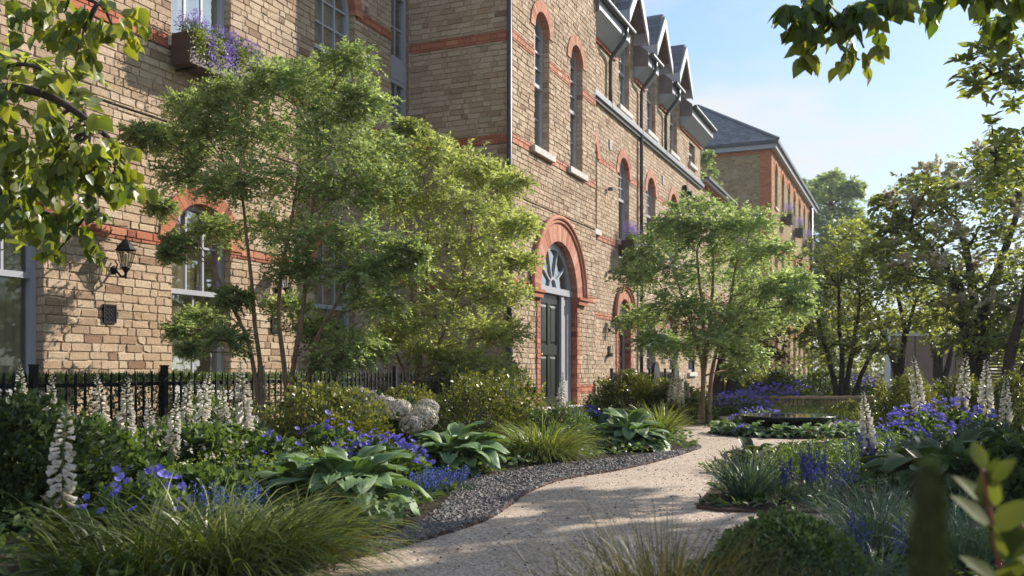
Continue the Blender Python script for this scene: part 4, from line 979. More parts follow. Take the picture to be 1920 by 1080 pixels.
# distant greenery behind the garden
rng = np.random.default_rng(31); m = MB()
for px in range(1520, 2100, 22):
    Yb = rng.uniform(36, 52); h = rng.uniform(575, 640)
    if px < 1640: h = rng.uniform(585, 630)
    for py in np.arange(h, 700, 26):
        C = at(px+rng.normal()*8, py, Yb); spray(m, rng, C, np.array([1.0, 1.0, .8]), 26, 8, .2, .12, .2, rmean=.45)
tag(m.build('far_shrubbery', 'lf_mid', None), 'belt of distant trees and shrubs closing the garden', 'greenery', kind='stuff')
m = MB()
for u in np.arange(35.5, 46, .8):
    for z in np.arange(.3, 3.6, .8):
        C = BF(u, -6.8+rng.normal()*.5, z); spray(m, rng, C, np.array([.8, .8, .6]), 22, 8, .14, .07, .2, rmean=.4)
tag(m.build('far_hedge', 'lf_mid', None), 'tall dark greenery between the terrace and the far block', 'greenery', kind='stuff')

# ---------------------------------------------------------------- overhanging trees whose boughs enter the picture
HEART = [(0, 0, 0), (-.04, .22, .02), (.12, .47, .08), (.38, .54, .10), (.66, .36, .05), (1.08, 0, -.16), (.66, -.36, .05), (.38, -.54, .10), (.12, -.47, .08), (-.04, -.22, .02), (.3, 0, -.03), (.66, 0, -.06)]
HEARTF = [(0, 10, 2, 1), (10, 3, 2), (10, 11, 4, 3), (11, 5, 4), (0, 9, 8, 10), (10, 8, 7), (10, 7, 6, 11), (11, 6, 5)]
def bough(r, name, leaf, bark, curve, rad, sprays, L, W, per, twigs, seed, droop=.5, rmean=.5, tpl=HEART, tf=HEARTF, nj=.5, tw=(.6, 1.25), hang=0):
    rng = np.random.default_rng(seed); tm = MB(); lm = MB()
    P = smooth3(curve, 6); tm.tube(P, np.linspace(rad, rad*.3, len(P)), 8)
    for C, R, nt, rm in sprays:
        C = np.array(C); i = int(np.argmin(np.linalg.norm(P-C, axis=1))); limb(tm, P[i], C, .010, .004, rng, k=6)
        spray(lm, rng, C, np.array([R, R, R*.8])*1.2, max(3, int(nt*.85)), per, L, W, droop, tpl, tf, rm, .2, nj=nj, twigmb=tm, tw=tw, inner=.8, hang=hang)
    b = tm.build('bough', bark, r, smooth=True); lm.build('foliage', leaf, r)
def smooth3(pts, n):
    P = np.array(pts, float); out = []
    for i in range(len(P)-1):
        p0, p1, p2, p3 = P[max(i-1, 0)], P[i], P[i+1], P[min(i+2, len(P)-1)]
        for t in np.linspace(0, 1, n, endpoint=False): out.append(.5*((2*p1)+(-p0+p2)*t+(2*p0-5*p1+4*p2-p3)*t*t+(-p0+3*p1-3*p2+p3)*t**3))
    out.append(P[-1]); return np.array(out)
# tree on the wall side (trunk out of sight, beside the viewer)
tl = thing('overhanging_tree', 'lime leaved tree whose boughs hang before the brick wall and lantern', 'tree', (-4.3, 3.6, 0), 'overhanging trees')
m = MB(); m.tube(smooth3([(-4.3, 3.6, 0), (-4.25, 3.65, 1), (-4.3, 3.7, 2.2), (-4.1, 3.8, 3.4), (-4.2, 4, 4.6)], 5), np.linspace(.16, .07, 21), 10); m.build('trunk', 'bark_dark', tl, smooth=True)
sp = lambda px, py, Y, rp, nt, rm=.55: (at(px, py, Y), rp/F*Y, nt, rm)
bough(tl, 'a', 'lf_over', 'bark_dark', [(-4.25, 3.7, 2.0), at(-150, 200, 4.6), at(0, 165, 4.7), at(90, 180, 4.7), at(170, 230, 4.7), at(225, 280, 4.7)], .035,
      [sp(-20, 330, 4.7, 60, 12, .5), sp(40, 350, 4.7, 55, 11, .5), sp(150, 340, 4.65, 44, 8, .6), sp(10, 190, 4.7, 60, 14), sp(60, 240, 4.6, 62, 12, .6), sp(110, 255, 4.6, 62, 13, .62), sp(20, 275, 4.7, 55, 11), sp(150, 270, 4.6, 55, 12, .66), sp(190, 290, 4.6, 52, 11, .66), sp(90, 320, 4.6, 50, 9, .55), sp(205, 345, 4.7, 42, 8, .6), sp(225, 300, 4.7, 34, 6, .6), sp(60, 160, 4.7, 48, 8, .5)], .064, .056, 6, 10, 41, hang=.9)
bough(tl, 'b', 'lf_over', 'bark_dark', [(-4.2, 3.8, 3.0), at(-120, -60, 4.6), at(30, -40, 4.6), at(120, -20, 4.6), at(190, 10, 4.6)], .025,
      [sp(20, -10, 4.6, 50, 8, .45), sp(75, 5, 4.6, 45, 8, .5), sp(120, 25, 4.6, 45, 9, .6), sp(160, 60, 4.6, 42, 8, .7), sp(205, 30, 4.6, 44, 9, .7), sp(222, 70, 4.6, 24, 5, .7), sp(145, 95, 4.6, 24, 4, .7)], .064, .056, 6, 9, 42, hang=.9)
bough(tl, 'c', 'lf_over', 'bark_dark', [(-4.25, 3.7, 1.6), at(-120, 380, 5.0), at(20, 390, 5.1), at(90, 400, 5.1), at(140, 430, 5.1)], .02,
      [sp(110, 470, 5.1, 18, 3, .4), sp(170, 470, 5.1, 16, 3, .4), sp(40, 395, 5.1, 36, 6, .35), sp(90, 400, 5.1, 36, 7, .4), sp(130, 410, 5.1, 36, 7, .45), sp(110, 440, 5.1, 30, 5, .4), sp(165, 400, 5.1, 28, 5, .4), sp(155, 445, 5.1, 22, 4, .5)], .055, .048, 6, 7, 43, hang=.9)
bough(tl, 'd', 'lf_dark', 'bark_dark', [(-4.2, 3.8, 2.4), at(-100, 150, 5.6), at(30, 120, 5.7), at(110, 150, 5.7), at(170, 230, 5.7)], .02,
      [sp(0, 100, 5.7, 55, 12, .5), sp(50, 110, 5.7, 55, 12, .5), sp(95, 140, 5.7, 44, 9, .6), sp(140, 170, 5.7, 30, 6, .6), sp(10, 340, 5.7, 60, 14, .5), sp(60, 350, 5.7, 60, 14, .5), sp(20, 410, 5.7, 45, 9, .5), sp(0, 300, 5.7, 60, 12), sp(110, 330, 5.7, 44, 9, .5), sp(160, 340, 5.7, 36, 6, .6)], .095, .05, 8, 9, 44)
# tree on the garden side: its boughs hang over the path, its crown shades the beds
tr = thing('overhanging_tree', 'big dark leaved tree whose boughs cross the sky above the garden', 'tree', (7.2, 8.2, 0), 'overhanging trees')
m = MB(); m.tube(smooth3([(7.2, 8.2, 0), (7.15, 8.15, 1.5), (7.2, 8.2, 3), (7.0, 8.3, 4.6), (6.8, 8.6, 6.0)], 5), np.linspace(.26, .1, 21), 12)
rng = np.random.default_rng(50)
# canopy masses above the picture; each is named by the ground spot its shade falls on
SH = [(-2.6, 3.3, 4.6, .75), (-1.8, 2.6, 4.6, .45), (.5, 3.1, 4.4, .5), (.1, 4.0, 4.6, .45), (1.3, 3.6, 4.2, .8), (2.0, 4.6, 4.2, .8), (2.6, 5.8, 4.4, .8), (3.2, 6.8, 4.5, .7), (3.2, 4.4, 4.2, .6), (4.2, 5.6, 4.4, .8), (.45, 5.2, 4.6, .35), (1.0, 2.2, 4.4, .8), (2.2, 2.8, 4.4, .9), (4.6, 7.4, 4.4, .8), ]
cm = MB()
TP = smooth3([(7.2, 8.2, 2.2), (7.0, 8.3, 4.6), (6.6, 8.6, 5.6)], 6)
for (gx, gy, h, R) in SH:
    C = np.array([gx+h*SUN[0]/SUN[2], gy+h*SUN[1]/SUN[2], h]); i = rng.integers(4, len(TP)-1)
    limb(m, TP[i], C, .05, .012, rng, n=10)
    for _ in range(4): limb(m, C+rng.normal(size=3)*.1, C+unit(rng, 1)[0]*R*.8, .012, .004, rng, n=5, k=5)
    spray(cm, rng, C, np.array([R, R, R*.55]), 42, 12, .10, .062, .25, OV, OVF, .5, .2)
m.build('trunk', 'bark_dark', tr, smooth=True); cm.build('crown', 'lf_dark', tr)
bough(tr, 'a', 'lf_over', 'bark_dark', [(7.0, 8.3, 4.2), (4.6, 6.0, 3.6), at(1900, -90, 4.4), at(1720, -30, 4.35), at(1620, 10, 4.3), at(1560, 40, 4.3)], .04,
      [sp(1490, 15, 4.3, 36, 9, .22), sp(1530, 35, 4.3, 42, 12, .15), sp(1570, 25, 4.3, 46, 13, .2), sp(1520, 70, 4.3, 34, 7, .25), sp(1600, 60, 4.3, 38, 8, .4), sp(1620, 90, 4.3, 26, 4, .8), sp(1640, 20, 4.3, 40, 10, .2), sp(1690, -15, 4.35, 38, 8, .15), sp(1740, -15, 4.35, 38, 8, .15), sp(1800, -10, 4.35, 42, 8, .3), sp(1850, 10, 4.3, 40, 7, .5), sp(1890, -10, 4.3, 44, 9, .3), sp(1905, 50, 4.3, 36, 7, .3), sp(1510, 100, 4.3, 16, 2, .6)], .066, .052, 6, 9, 45, droop=.35, nj=.8, hang=.7)
bough(tr, 'b', 'lf_dark', 'bark_dark', [(7.0, 8.3, 3.6), (4.6, 7.2, 3.2), at(1990, 90, 7.0), at(1920, 120, 7.0), at(1860, 140, 7.0)], .03,
      [sp(1900, 60, 7.0, 36, 12, .4), sp(1860, 95, 7.0, 36, 12, .5), sp(1840, 120, 7.0, 34, 11, .5), sp(1890, 130, 7.0, 40, 14, .5), sp(1830, 165, 7.0, 26, 8, .5), sp(1905, 175, 7.0, 34, 10, .45), sp(1815, 185, 7.0, 14, 4, .7), sp(1850, 45, 7.0, 24, 6, .7)], .075, .04, 9, 9, 46, droop=.3, tpl=OV, tf=OVF)
bough(tr, 'c', 'lf_dark', 'bark_dark', [(7.0, 8.3, 2.6), (4.8, 7.4, 2.4), at(1990, 260, 7.0), at(1920, 285, 7.0), at(1870, 290, 7.0)], .025,
      [sp(1860, 235, 7.0, 22, 6, .4), sp(1905, 245, 7.0, 24, 6, .4), sp(1850, 285, 7.0, 32, 10, .5), sp(1890, 300, 7.0, 38, 13, .5), sp(1910, 340, 7.0, 36, 11, .5), sp(1865, 325, 7.0, 24, 7, .5), sp(1930, 290, 7.0, 30, 9, .5)], .075, .04, 9, 9, 47, droop=.3, tpl=OV, tf=OVF)
# ================================================================ garden plants
def dome(mb, rng, C, rx, ry, h, n, L, W, tpl=DIA, tf=DIAF, rmean=.5, rsd=.25, shell=.55, lump=.16, nj=.55, base=.0, mat=0):
    C = np.asarray(C, float)
    d = unit(rng, n); d[:, 2] = np.abs(d[:, 2])*1.0
    ph = rng.uniform(0, 6, 8)
    lm = 1+lump*(np.sin(d[:, 0]*5+ph[0])*np.sin(d[:, 1]*5+ph[1])+.7*np.sin(d[:, 2]*9+d[:, 0]*7+ph[2])+.6*np.sin(d[:, 1]*13+ph[3])*np.sin(d[:, 0]*11+ph[4]))
    rr = (shell+(1-shell)*rng.random(n)**.7)*lm
    P = C+np.stack([d[:, 0]*rx*rr, d[:, 1]*ry*rr, base+d[:, 2]*(h-base)*rr], 1)
    A = d+unit(rng, n)*.8+np.array([0, 0, .25]); N_ = d*.6+np.array([0, 0, .6])+rng.normal(size=(n, 3))*nj
    s = rng.uniform(.6, 1.3, n)
    mb.inst(tpl, tf, P, A, N_, L*s, W*s, np.clip(rng.normal(rmean, rsd, n), 0, 1), mat)
    return P
def bush(name, label, C, rx, h, n, leaf='lf_shrub', L=.032, W=.02, group=None, seed=1, ry=None, cat='shrub', fl=None, rmean=.5, tpl=DIA, tf=DIAF, lump=.16, shoots=26):
    rng = np.random.default_rng(seed); C = np.array([C[0], C[1], 0.]); r = thing(name, label, cat, C, group); m = MB()
    dome(m, rng, C, rx, ry or rx*.85, h, n, L, W, tpl, tf, rmean, lump=lump)
    # upright shoots breaking the outline
    k = int(shoots*rx/.5)
    for _ in range(k):
        a = rng.uniform(0, 2*PI); q = rng.uniform(0, .85); zz = h*math.sqrt(max(.05, 1-q*q))*.9
        p = C+np.array([math.cos(a)*rx*q, math.sin(a)*(ry or rx*.85)*q, zz]); spray(m, rng, p, np.array([.05, .05, .09])*(h/.6+.4), 3, 9, L, W, -.1, tpl, tf, rmean+.1, up=.9, flat=.6)
    m.build('foliage', leaf, r)
    s = MB()
    for _ in range(9):
        a = rng.uniform(0, 2*PI); limb(s, C+np.array([math.cos(a)*.05, math.sin(a)*.05, 0]), C+np.array([math.cos(a)*rx*.6, math.sin(a)*rx*.5, h*rng.uniform(.5, .85)]), .009, .003, rng, k=5)
    s.build('stem', 'stem', r)
    if fl:
        f = MB(); mat, nf, sz = fl[:3]; d = unit(rng, nf); d[:, 2] = np.abs(d[:, 2])
        P = C+np.stack([d[:, 0]*rx*1.04, d[:, 1]*(ry or rx*.85)*1.04, d[:, 2]*h*1.04+.01], 1)
        for j in range(4): f.inst(DIA, DIAF, P, unit(rng, nf), d+unit(rng, nf)*.6+np.array([0, 0, .5]), sz, sz*.7, rng.random(nf))
        f.build('blossom', mat, r)
    return r
def px3(px, Y): return np.array([(px-CX)/F*Y, Y, 0.])
def ztop(py, Y): return EYE+(HZ-py)/F*Y

# ---- hedge behind the railing, clipped, in two lengths
def hedge(label, u0, u1, n0, n1, h, leaf, seed, dens=2600):
    rng = np.random.default_rng(seed); r = thing('clipped_hedge', label, 'hedge', BF((u0+u1)/2, (n0+n1)/2), 'clipped hedges'); m = MB()
    n = int(dens*(u1-u0)); u = rng.uniform(u0, u1, n); q = rng.uniform(n0, n1, n); z = rng.uniform(.05, h, n)
    f = rng.random(n); q = np.where(f < .55, n1-rng.random(n)*.08, q); z = np.where(f > .6, h-np.abs(rng.normal(size=n))*.05, z)
    q += .04*np.sin(u*6); P = u[:, None]*UH+q[:, None]*NH+z[:, None]*np.array([0, 0, 1.])
    A = unit(rng, n)+NH*.4+np.array([0, 0, .5]); N_ = NH*.7+np.array([0, 0, .5])+rng.normal(size=(n, 3))*.6
    m.inst(DIA, DIAF, P, A, N_, rng.uniform(.03, .055, n), rng.uniform(.015, .028, n), np.clip(rng.normal(.5, .25, n), 0, 1)); m.build('foliage', leaf, r)
hedge('clipped green hedge between the railing and the sunlit arched windows', 4.7, 11.0, -7.55, -7.05, .66, 'lf_green', 61)
hedge('clipped green hedge tucked into the shaded corner behind the railing', 12.4, 13.85, -7.6, -7.05, .62, 'lf_green', 62)

# ---- shrubs
bush('garden_shrub', 'olive small leaved shrub between the railing and the violet flowers', px3(610, 7.2), .60, .56, 9000, seed=71, L=.034, group='olive shrubs')
bush('garden_shrub', 'olive small leaved shrub below the yellow green tree, beside the front door', px3(915, 8.9), .72, .66, 11000, seed=72, L=.034, group='olive shrubs')
bush('garden_shrub', 'fine leaved shrub with tiny pale flowers before the brick door pier', px3(1040, 8.6), .42, .36, 6500, 'lf_green', .03, .012, 'olive shrubs', 73, fl=('petal_white', 90, .016))
bush('garden_shrub', 'olive shrub directly behind the hydrangea heads', px3(760, 9.3), .45, .52, 5000, seed=74, group='olive shrubs', rmean=.6)
bush('garden_shrub', 'dark olive shrub against the second railing', px3(1178, 13.6), .58, .64, 7500, 'lf_shrub', .045, .026, 'olive shrubs', 75, rmean=.32)
bush('garden_shrub', 'mixed green shrub between the dark hedge and the twin tree trunk', px3(1262, 13.6), .45, .52, 5000, 'lf_shrub', .045, .026, 'olive shrubs', 76, rmean=.6)
bush('garden_shrub', 'low green shrub at the foot of the twin tree trunk', px3(1290, 12.9), .42, .30, 3500, 'lf_green', .045, .028, 'olive shrubs', 77)
bush('garden_shrub', 'sunny olive shrub behind the violet drift', px3(1395, 19.5), .75, .60, 5000, 'lf_shrub', .06, .035, 'olive shrubs', 78, rmean=.65)
bush('garden_shrub', 'shady green shrub beyond the left end of the bench', px3(1462, 19.0), .7, .62, 4500, 'lf_deep', .06, .035, 'olive shrubs', 79, rmean=.6)
bush('garden_shrub', 'grey green shrub dotted with white, behind the bench', px3(1540, 20.0), .8, .66, 5000, 'lf_green', .06, .03, 'olive shrubs', 80, fl=('petal_white', 160, .035))
bush('garden_shrub', 'dense olive shrub in front of the dark forked tree', px3(1697, 9.6), .40, .63, 8000, 'lf_shrub', .032, .019, 'olive shrubs', 81, rmean=.5)
bush('garden_shrub', 'dull green shrub behind the two middle white foxgloves', px3(1795, 10.2), .42, .60, 6500, 'lf_shrub', .034, .02, 'olive shrubs', 82, rmean=.3)
bush('garden_shrub', 'deep green shrub under the leaning dark trunk', px3(1885, 10.2), .46, .62, 6500, 'lf_shrub', .034, .02, 'olive shrubs', 83, rmean=.22)
bush('garden_shrub', 'low sunny shrub in front of the bench', px3(1590, 13.5), .38, .22, 3000, 'lf_shrub', .035, .02, 'olive shrubs', 84, rmean=.7)
bush('garden_shrub', 'bronze tinted dark shrub behind the nearest white foxglove', px3(20, 4.3), .46, .56, 10000, 'lf_deep', .034, .022, 'dark leafy shrubs', 85, tpl=OV, tf=OVF)
bush('garden_shrub', 'dark leafy shrub before the two small foxgloves by the post', px3(150, 5.2), .42, .38, 5500, 'lf_green', .045, .03, 'dark leafy shrubs', 86, tpl=OV, tf=OVF, rmean=.3)
bush('garden_shrub', 'dark leafy shrub below the pair of tall foxgloves', px3(225, 4.6), .40, .26, 5000, 'lf_green', .04, .03, 'dark leafy shrubs', 87, tpl=OV, tf=OVF, rmean=.35)
bush('garden_shrub', 'leafy green shrub between foxgloves, speckled with white flowers', px3(330, 5.6), .46, .33, 6000, 'lf_green', .04, .028, 'dark leafy shrubs', 88, fl=('petal_white', 170, .026), tpl=OV, tf=OVF, rmean=.4)
bush('garden_shrub', 'shady leafy shrub under the foxglove by the olive shrub', px3(445, 6.0), .5, .30, 6500, 'lf_green', .04, .028, 'dark leafy shrubs', 89, fl=('petal_white', 120, .024), tpl=OV, tf=OVF, rmean=.35)
bush('garden_shrub', 'white flowering shrub against the railing posts', px3(400, 6.8), .5, .42, 5000, 'lf_green', .045, .02, 'dark leafy shrubs', 90, fl=('petal_white', 330, .026))
bush('garden_shrub', 'dark low shrub between the hosta and the tan grass', px3(380, 4.4), .40, .22, 4000, 'lf_green', .04, .028, 'dark leafy shrubs', 91, tpl=OV, tf=OVF, rmean=.35)
bush('garden_shrub', 'low dark shrub behind the big hosta', px3(560, 5.3), .45, .22, 4500, 'lf_green', .035, .022, 'dark leafy shrubs', 92, rmean=.4)
bush('garden_shrub', 'airy fine leaved plant behind the blue spikes', px3(1500, 6.4), .62, .15, 8000, 'lf_green', .035, .008, 'fine leaved plants', 93, cat='plant', fl=('lf_lime', 220, .012))
bush('garden_shrub', 'airy fine leaved plant below the violet flowers on the garden side', px3(1700, 6.6), .60, .22, 8000, 'lf_green', .035, .008, 'fine leaved plants', 94, cat='plant')
bush('garden_shrub', 'dark wiry plant at the shady edge of the bed', px3(1860, 5.6), .55, .34, 7000, 'lf_deep', .04, .012, 'fine leaved plants', 95, cat='plant')
bush('garden_shrub', 'broad dark plant beside the spreading dark hosta', px3(1890, 4.6), .40, .32, 3500, 'lf_deep', .07, .05, 'fine leaved plants', 96, cat='plant', tpl=OV, tf=OVF)
bush('garden_shrub', 'wide grey green plant at the sunny rim of the far bed', px3(1690, 8.4), .4, .16, 4000, 'lf_green', .04, .014, 'fine leaved plants', 97, cat='plant', rmean=.6)
bush('leafy_mound', 'rounded mound of small glossy leaves beside the brown grass', px3(1475, 3.1), .27, .24, 11000, 'lf_green', .018, .011, None, 98, cat='ground cover plant', tpl=OV, tf=OVF, lump=.04, rmean=.62, shoots=0)
m = MB()

# ---- hostas, leaf by leaf
def hosta_leaf(seed, L, Wd, e0, e1, pet, fold=.35, mat='lf_hosta', name='leaf', parent=None, rm=.5):
    rng = np.random.default_rng(seed); nt, nv = 13, 11
    mb = MB(); x = 0.0; z = 0.0; P = []
    pe = math.radians(e0); ns = 6
    pts = [(0.02, 0, 0)]
    for i in range(ns):
        a = pe-.25*i/ns; x += pet/ns*math.cos(a); z += pet/ns*math.sin(a); pts.append((x+.02, 0, z))
    mb.tube(pts, np.linspace(.006, .004, len(pts)), 5, cap=False, rnd=rm)
    V = []; a0 = pe-.25; a1 = math.radians(e1); st = L/(nt-1); cx, cz = x+.02, z; tw = rng.normal()*.25
    for i in range(nt):
        t = i/(nt-1); a = a0+(a1-a0)*t**.8
        w = Wd*(math.sin(PI*min(1, t*.93+.07)**.72)**.75)*(1 if t < .985 else .3)*.5
        if i == nt-1: w = .001
        nx, nz = -math.sin(a), math.cos(a)
        for j in range(nv):
            v = (j/(nv-1))*2-1
            hgt = fold*w*abs(v)**1.4*(.8-1.1*t)+.0085*math.cos(v*PI*4.5)*math.sin(PI*t)**.6*(w/(Wd*.5))+.012*math.sin(t*7+v*3+seed)*abs(v)
            V.append((cx+nx*hgt, v*w+tw*hgt+.02*tw*t, cz+nz*hgt))
        cx += st*math.cos(a); cz += st*math.sin(a)
    mb.add(V, [(i*nv+j, i*nv+j+1, (i+1)*nv+j+1, (i+1)*nv+j) for i in range(nt-1) for j in range(nv-1)], np.clip(rm+.35*np.tile(np.abs(np.linspace(-1, 1, nv)), nt)-.15+rng.normal(0, .02, nt*nv), 0, 1))
    return mb.build(name, mat, parent, smooth=True, loc=(0, 0, 0))
HV = {}
def hosta(label, C, S, nl, mat='lf_hosta', seed=1, L=.25, Wd=.15, group='hostas', arc=(0, 2*PI), rm=.5):
    rng = np.random.default_rng(seed); r = thing('hosta', label, 'hosta', C, group)
    for i in range(nl):
        f = i/nl; ring = 0 if f < .25 else 1 if f < .6 else 2; v = rng.integers(0, 3)
        key = (mat, ring, v, round(L, 2), round(Wd, 2))
        e0 = (78, 62, 44)[ring]+rng.normal()*3; 
        if key not in HV:
            o = hosta_leaf(1+ring*10+int(v)*3, L*(.85, 1, 1.0)[ring], Wd*(.85, 1, 1)[ring], e0, (-18, -48, -66)[ring]+rng.normal()*8, L*(.9, .85, .7)[ring], mat=mat, rm=rm); HV[key] = o.data; first = o
        else:
            first = bpy.data.objects.new('leaf', HV[key]); col.objects.link(first)
        first.parent = r; KIDMAP.setdefault(r.name, []).append(first)
        first.rotation_euler = (rng.normal()*.12, rng.normal()*.14, i*2.39996+rng.normal()*.25); s = S*rng.uniform(.72, 1.15); first.scale = (s, s*rng.uniform(.9, 1.1), s)
        first.location = (rng.normal()*.03*S, rng.normal()*.03*S, 0)
    return r
def hp(px, Y): return (*px3(px, Y)[:2], 0.0)
hosta('biggest hosta, its broad grey green leaves spilling towards the slate strip', hp(650, 4.55), .95, 84, seed=101, L=.25, Wd=.15)
hosta('hosta half hidden behind the biggest one, next to the yellow green grass', hp(570, 4.75), .82, 46, seed=106, L=.25, Wd=.15)
hosta('middle hosta between the violet flowers and the bend of the slate strip', hp(855, 6.35), .95, 72, seed=102, L=.25, Wd=.15)
hosta('hosta at the path corner, just before the brick door pier', hp(1178, 8.3), .98, 72, seed=103, L=.25, Wd=.15)
hosta('dark shaded hosta beside the grey green flower spikes', hp(1410, 6.6), .62, 30, 'lf_deep', 104, L=.25, Wd=.19)
hosta('dark spreading hosta behind the blurred near shoot', hp(1765, 4.9), 1.0, 34, 'lf_deep', 105, L=.28, Wd=.15)
hn = ['first', 'second', 'third', 'fourth', 'fifth', 'sixth', 'seventh', 'eighth', 'ninth', 'tenth', 'eleventh']
for i, a in enumerate(np.linspace(math.radians(165), math.radians(375), 11)):
    hosta(f'small sunlit hosta, {hn[i]} from the twin trunk in the ring round the black bowl', (BCX+.72*math.cos(a), BCY+.66*math.sin(a), 0), .45, 30, seed=110+i, L=.25, Wd=.16, group='hostas round the bowl', rm=.75)

# ---- grasses
def tuft(mb, rng, C, n, L, w, spread=.08, th=(60, 86), bend=(50, 110), seg=7, rmean=.5, lean=(0, 0), rsd=.25, azf=None):
    C = np.asarray(C, float); az = rng.uniform(0, 2*PI, n) if azf is None else azf(n); ph = np.radians(rng.uniform(*th, n)); bd = np.radians(rng.uniform(*bend, n)); ln = L*rng.uniform(.55, 1.1, n)
    b = np.stack([np.cos(az), np.sin(az), 0*az], 1)*rng.random(n)[:, None]**.7*spread; b[:, :2] += rng.normal(size=(n, 2))*spread*.2
    t = np.linspace(0, 1, seg+1); ang = ph[:, None]-bd[:, None]*t[None]**1.3
    dx = np.cos(ang)*ln[:, None]/seg; dz = np.sin(ang)*ln[:, None]/seg
    X = np.concatenate([np.zeros((n, 1)), np.cumsum(dx[:, :-1], 1)], 1); Z = np.concatenate([np.zeros((n, 1)), np.cumsum(dz[:, :-1], 1)], 1)
    Z = np.maximum(Z, .01)
    P = C+b[:, None]+np.stack([np.cos(az)[:, None]*X, np.sin(az)[:, None]*X, Z], -1)
    P[..., 0] += lean[0]*t[None]**1.5*ln[:, None]; P[..., 1] += lean[1]*t[None]**1.5*ln[:, None]
    tw = az+PI/2+rng.normal(size=n)*.5; sd = np.stack([np.cos(tw), np.sin(tw), rng.normal(size=n)*.35], 1)
    wd = w*rng.uniform(.6, 1.2, n)[:, None]*(np.minimum(1, .55+t[None]*2)*(1-t[None]**2.2))
    wd = np.maximum(wd, w*.04)
    V = np.stack([P-sd[:, None]*wd[..., None]/2, P+sd[:, None]*wd[..., None]/2], 2)     # n, seg+1, 2, 3
    k = (seg+1)*2; off = (np.arange(n)*k)[:, None, None]; f = np.array([(2*i, 2*i+1, 2*i+3, 2*i+2) for i in range(seg)])[None]+off
    rn = np.clip(rng.normal(rmean, rsd, n)[:, None, None]+(t[None, :, None]*.25-.1), 0, 1)*np.ones((1, 1, 2))
    o = mb.n; mb.V.append(V.reshape(-1, 3)); mb.R.append(rn.ravel()); mb.n += n*k; mb.Fs.append((f.reshape(-1, 4)+o, 0))
    return P[:, -1]
def grass(label, C, n, L, w, mat, seed, group='ornamental grasses', heads=None, **kw):
    rng = np.random.default_rng(seed); r = thing('ornamental_grass', label, 'grass clump', C, group); m = MB(); tuft(m, rng, C, n, L, w, **kw); m.build('blade', mat, r)
    if mat == 'grass_y':
        m = MB(); k2 = dict(kw); k2['th'] = (10, 70); k2['bend'] = (50, 140); k2['rmean'] = .8; tuft(m, rng, C, n//7, L*.8, w*.8, **k2); m.build('dry_blade', 'grass_b', r)
    if heads:
        k, hl, mat2, hh = heads; h = MB(); s = MB()
        for _ in range(k):
            a = rng.uniform(0, 2*PI); q = rng.uniform(.3, 1)*kw.get('spread', .08)*2.2; p0 = np.array(C)+np.array([math.cos(a), math.sin(a), 0])*.02
            p1 = np.array(C)+np.array([math.cos(a)*q, math.sin(a)*q*.6, hh*rng.uniform(.75, 1.05)]); s.tube([p0, (p0+p1)/2+np.array([0, 0, .03]), p1], .0022, 4)
            d = (p1-p0)/np.linalg.norm(p1-p0); nn = 34; tt = rng.random(nn)
            h.inst(DIA, DIAF, p1-d*hl*(1-tt)[:, None]*1.0, unit(rng, nn)+d*.4, unit(rng, nn), .011, .007, rng.random(nn))
        s.build('stalk', 'stem', r); h.build('flower_head', mat2, r)
    return r
grass('wide yellow green grass clump arching over the bed corner beside the path', hp(430, 3.35), 1050, .46, .0074, 'grass_y', 121, spread=.26, th=(22, 80), bend=(60, 125), lean=(.2, -.05))
grass('darker grass clump at the foot of the nearest white foxglove', hp(255, 3.2), 750, .42, .0068, 'grass_y', 122, spread=.24, th=(35, 82), bend=(60, 120), rmean=.15)
grass('yellow green grass clump trailing onto the steel edging in the corner', hp(560, 3.5), 650, .40, .0058, 'grass_y', 123, spread=.14, th=(25, 75), bend=(60, 110), lean=(.1, 0))
grass('bright arching grass between the middle hosta and the corner hosta', hp(1015, 7.35), 1300, .50, .0075, 'grass_y', 124, spread=.18, th=(30, 80), bend=(60, 125))
grass('spiky light grass behind the corner hosta', hp(1235, 9.6), 520, .50, .009, 'grass_y', 125, spread=.12, th=(45, 85), bend=(40, 110), rmean=.6)
grass('thin brown green grass in front of the path, beside the leafy mound', hp(1240, 2.5), 800, .40, .0035, 'grass_b', 126, spread=.16, th=(50, 86), bend=(25, 95), rsd=.3)
grass('short brown green grass tuft below the leafy mound', hp(1400, 2.45), 700, .28, .0035, 'grass_b', 127, spread=.17, th=(35, 85), bend=(40, 110))
grass('wispy grass tuft leaning over the path foreground', hp(1080, 2.5), 150, .36, .003, 'grass_b', 128, spread=.1, th=(40, 80), bend=(30, 80), rmean=.3)
grass('grey green strap leaved clump with pale flower spikes at the bed tip', hp(1405, 5.15), 420, .27, .010, 'grass_g', 129, spread=.09, th=(35, 86), bend=(15, 60), heads=(16, .09, 'hyd', .29))
grass('grey green fine grass near the blurred dark spike', hp(1640, 3.7), 900, .36, .0035, 'grass_g', 130, spread=.17, th=(45, 86), bend=(30, 110), rmean=.35)
grass('pale tipped fine grass behind the blurred near shoot', hp(1800, 3.5), 800, .32, .0035, 'grass_g', 131, spread=.18, th=(40, 86), bend=(30, 110), rmean=.5)
grass('thin dull grass between the mound and the grey green grass', hp(1585, 2.9), 400, .28, .003, 'grass_g', 132, spread=.14, th=(40, 86), bend=(30, 110), rmean=.3)
# low meadow in front of the bench
rng = np.random.default_rng(133); m = MB()
for _ in range(420):
    x, y = rng.uniform(3.9, 6.4), rng.uniform(12.9, 16.0); tuft(m, rng, (x, y, 0), 16, .20, .008, spread=.1, th=(50, 88), bend=(20, 90), seg=3, rmean=.6)
tag(m.build('meadow_grass', 'grass_y', None), 'short meadow grass before the curved bench', 'grass', kind='stuff')

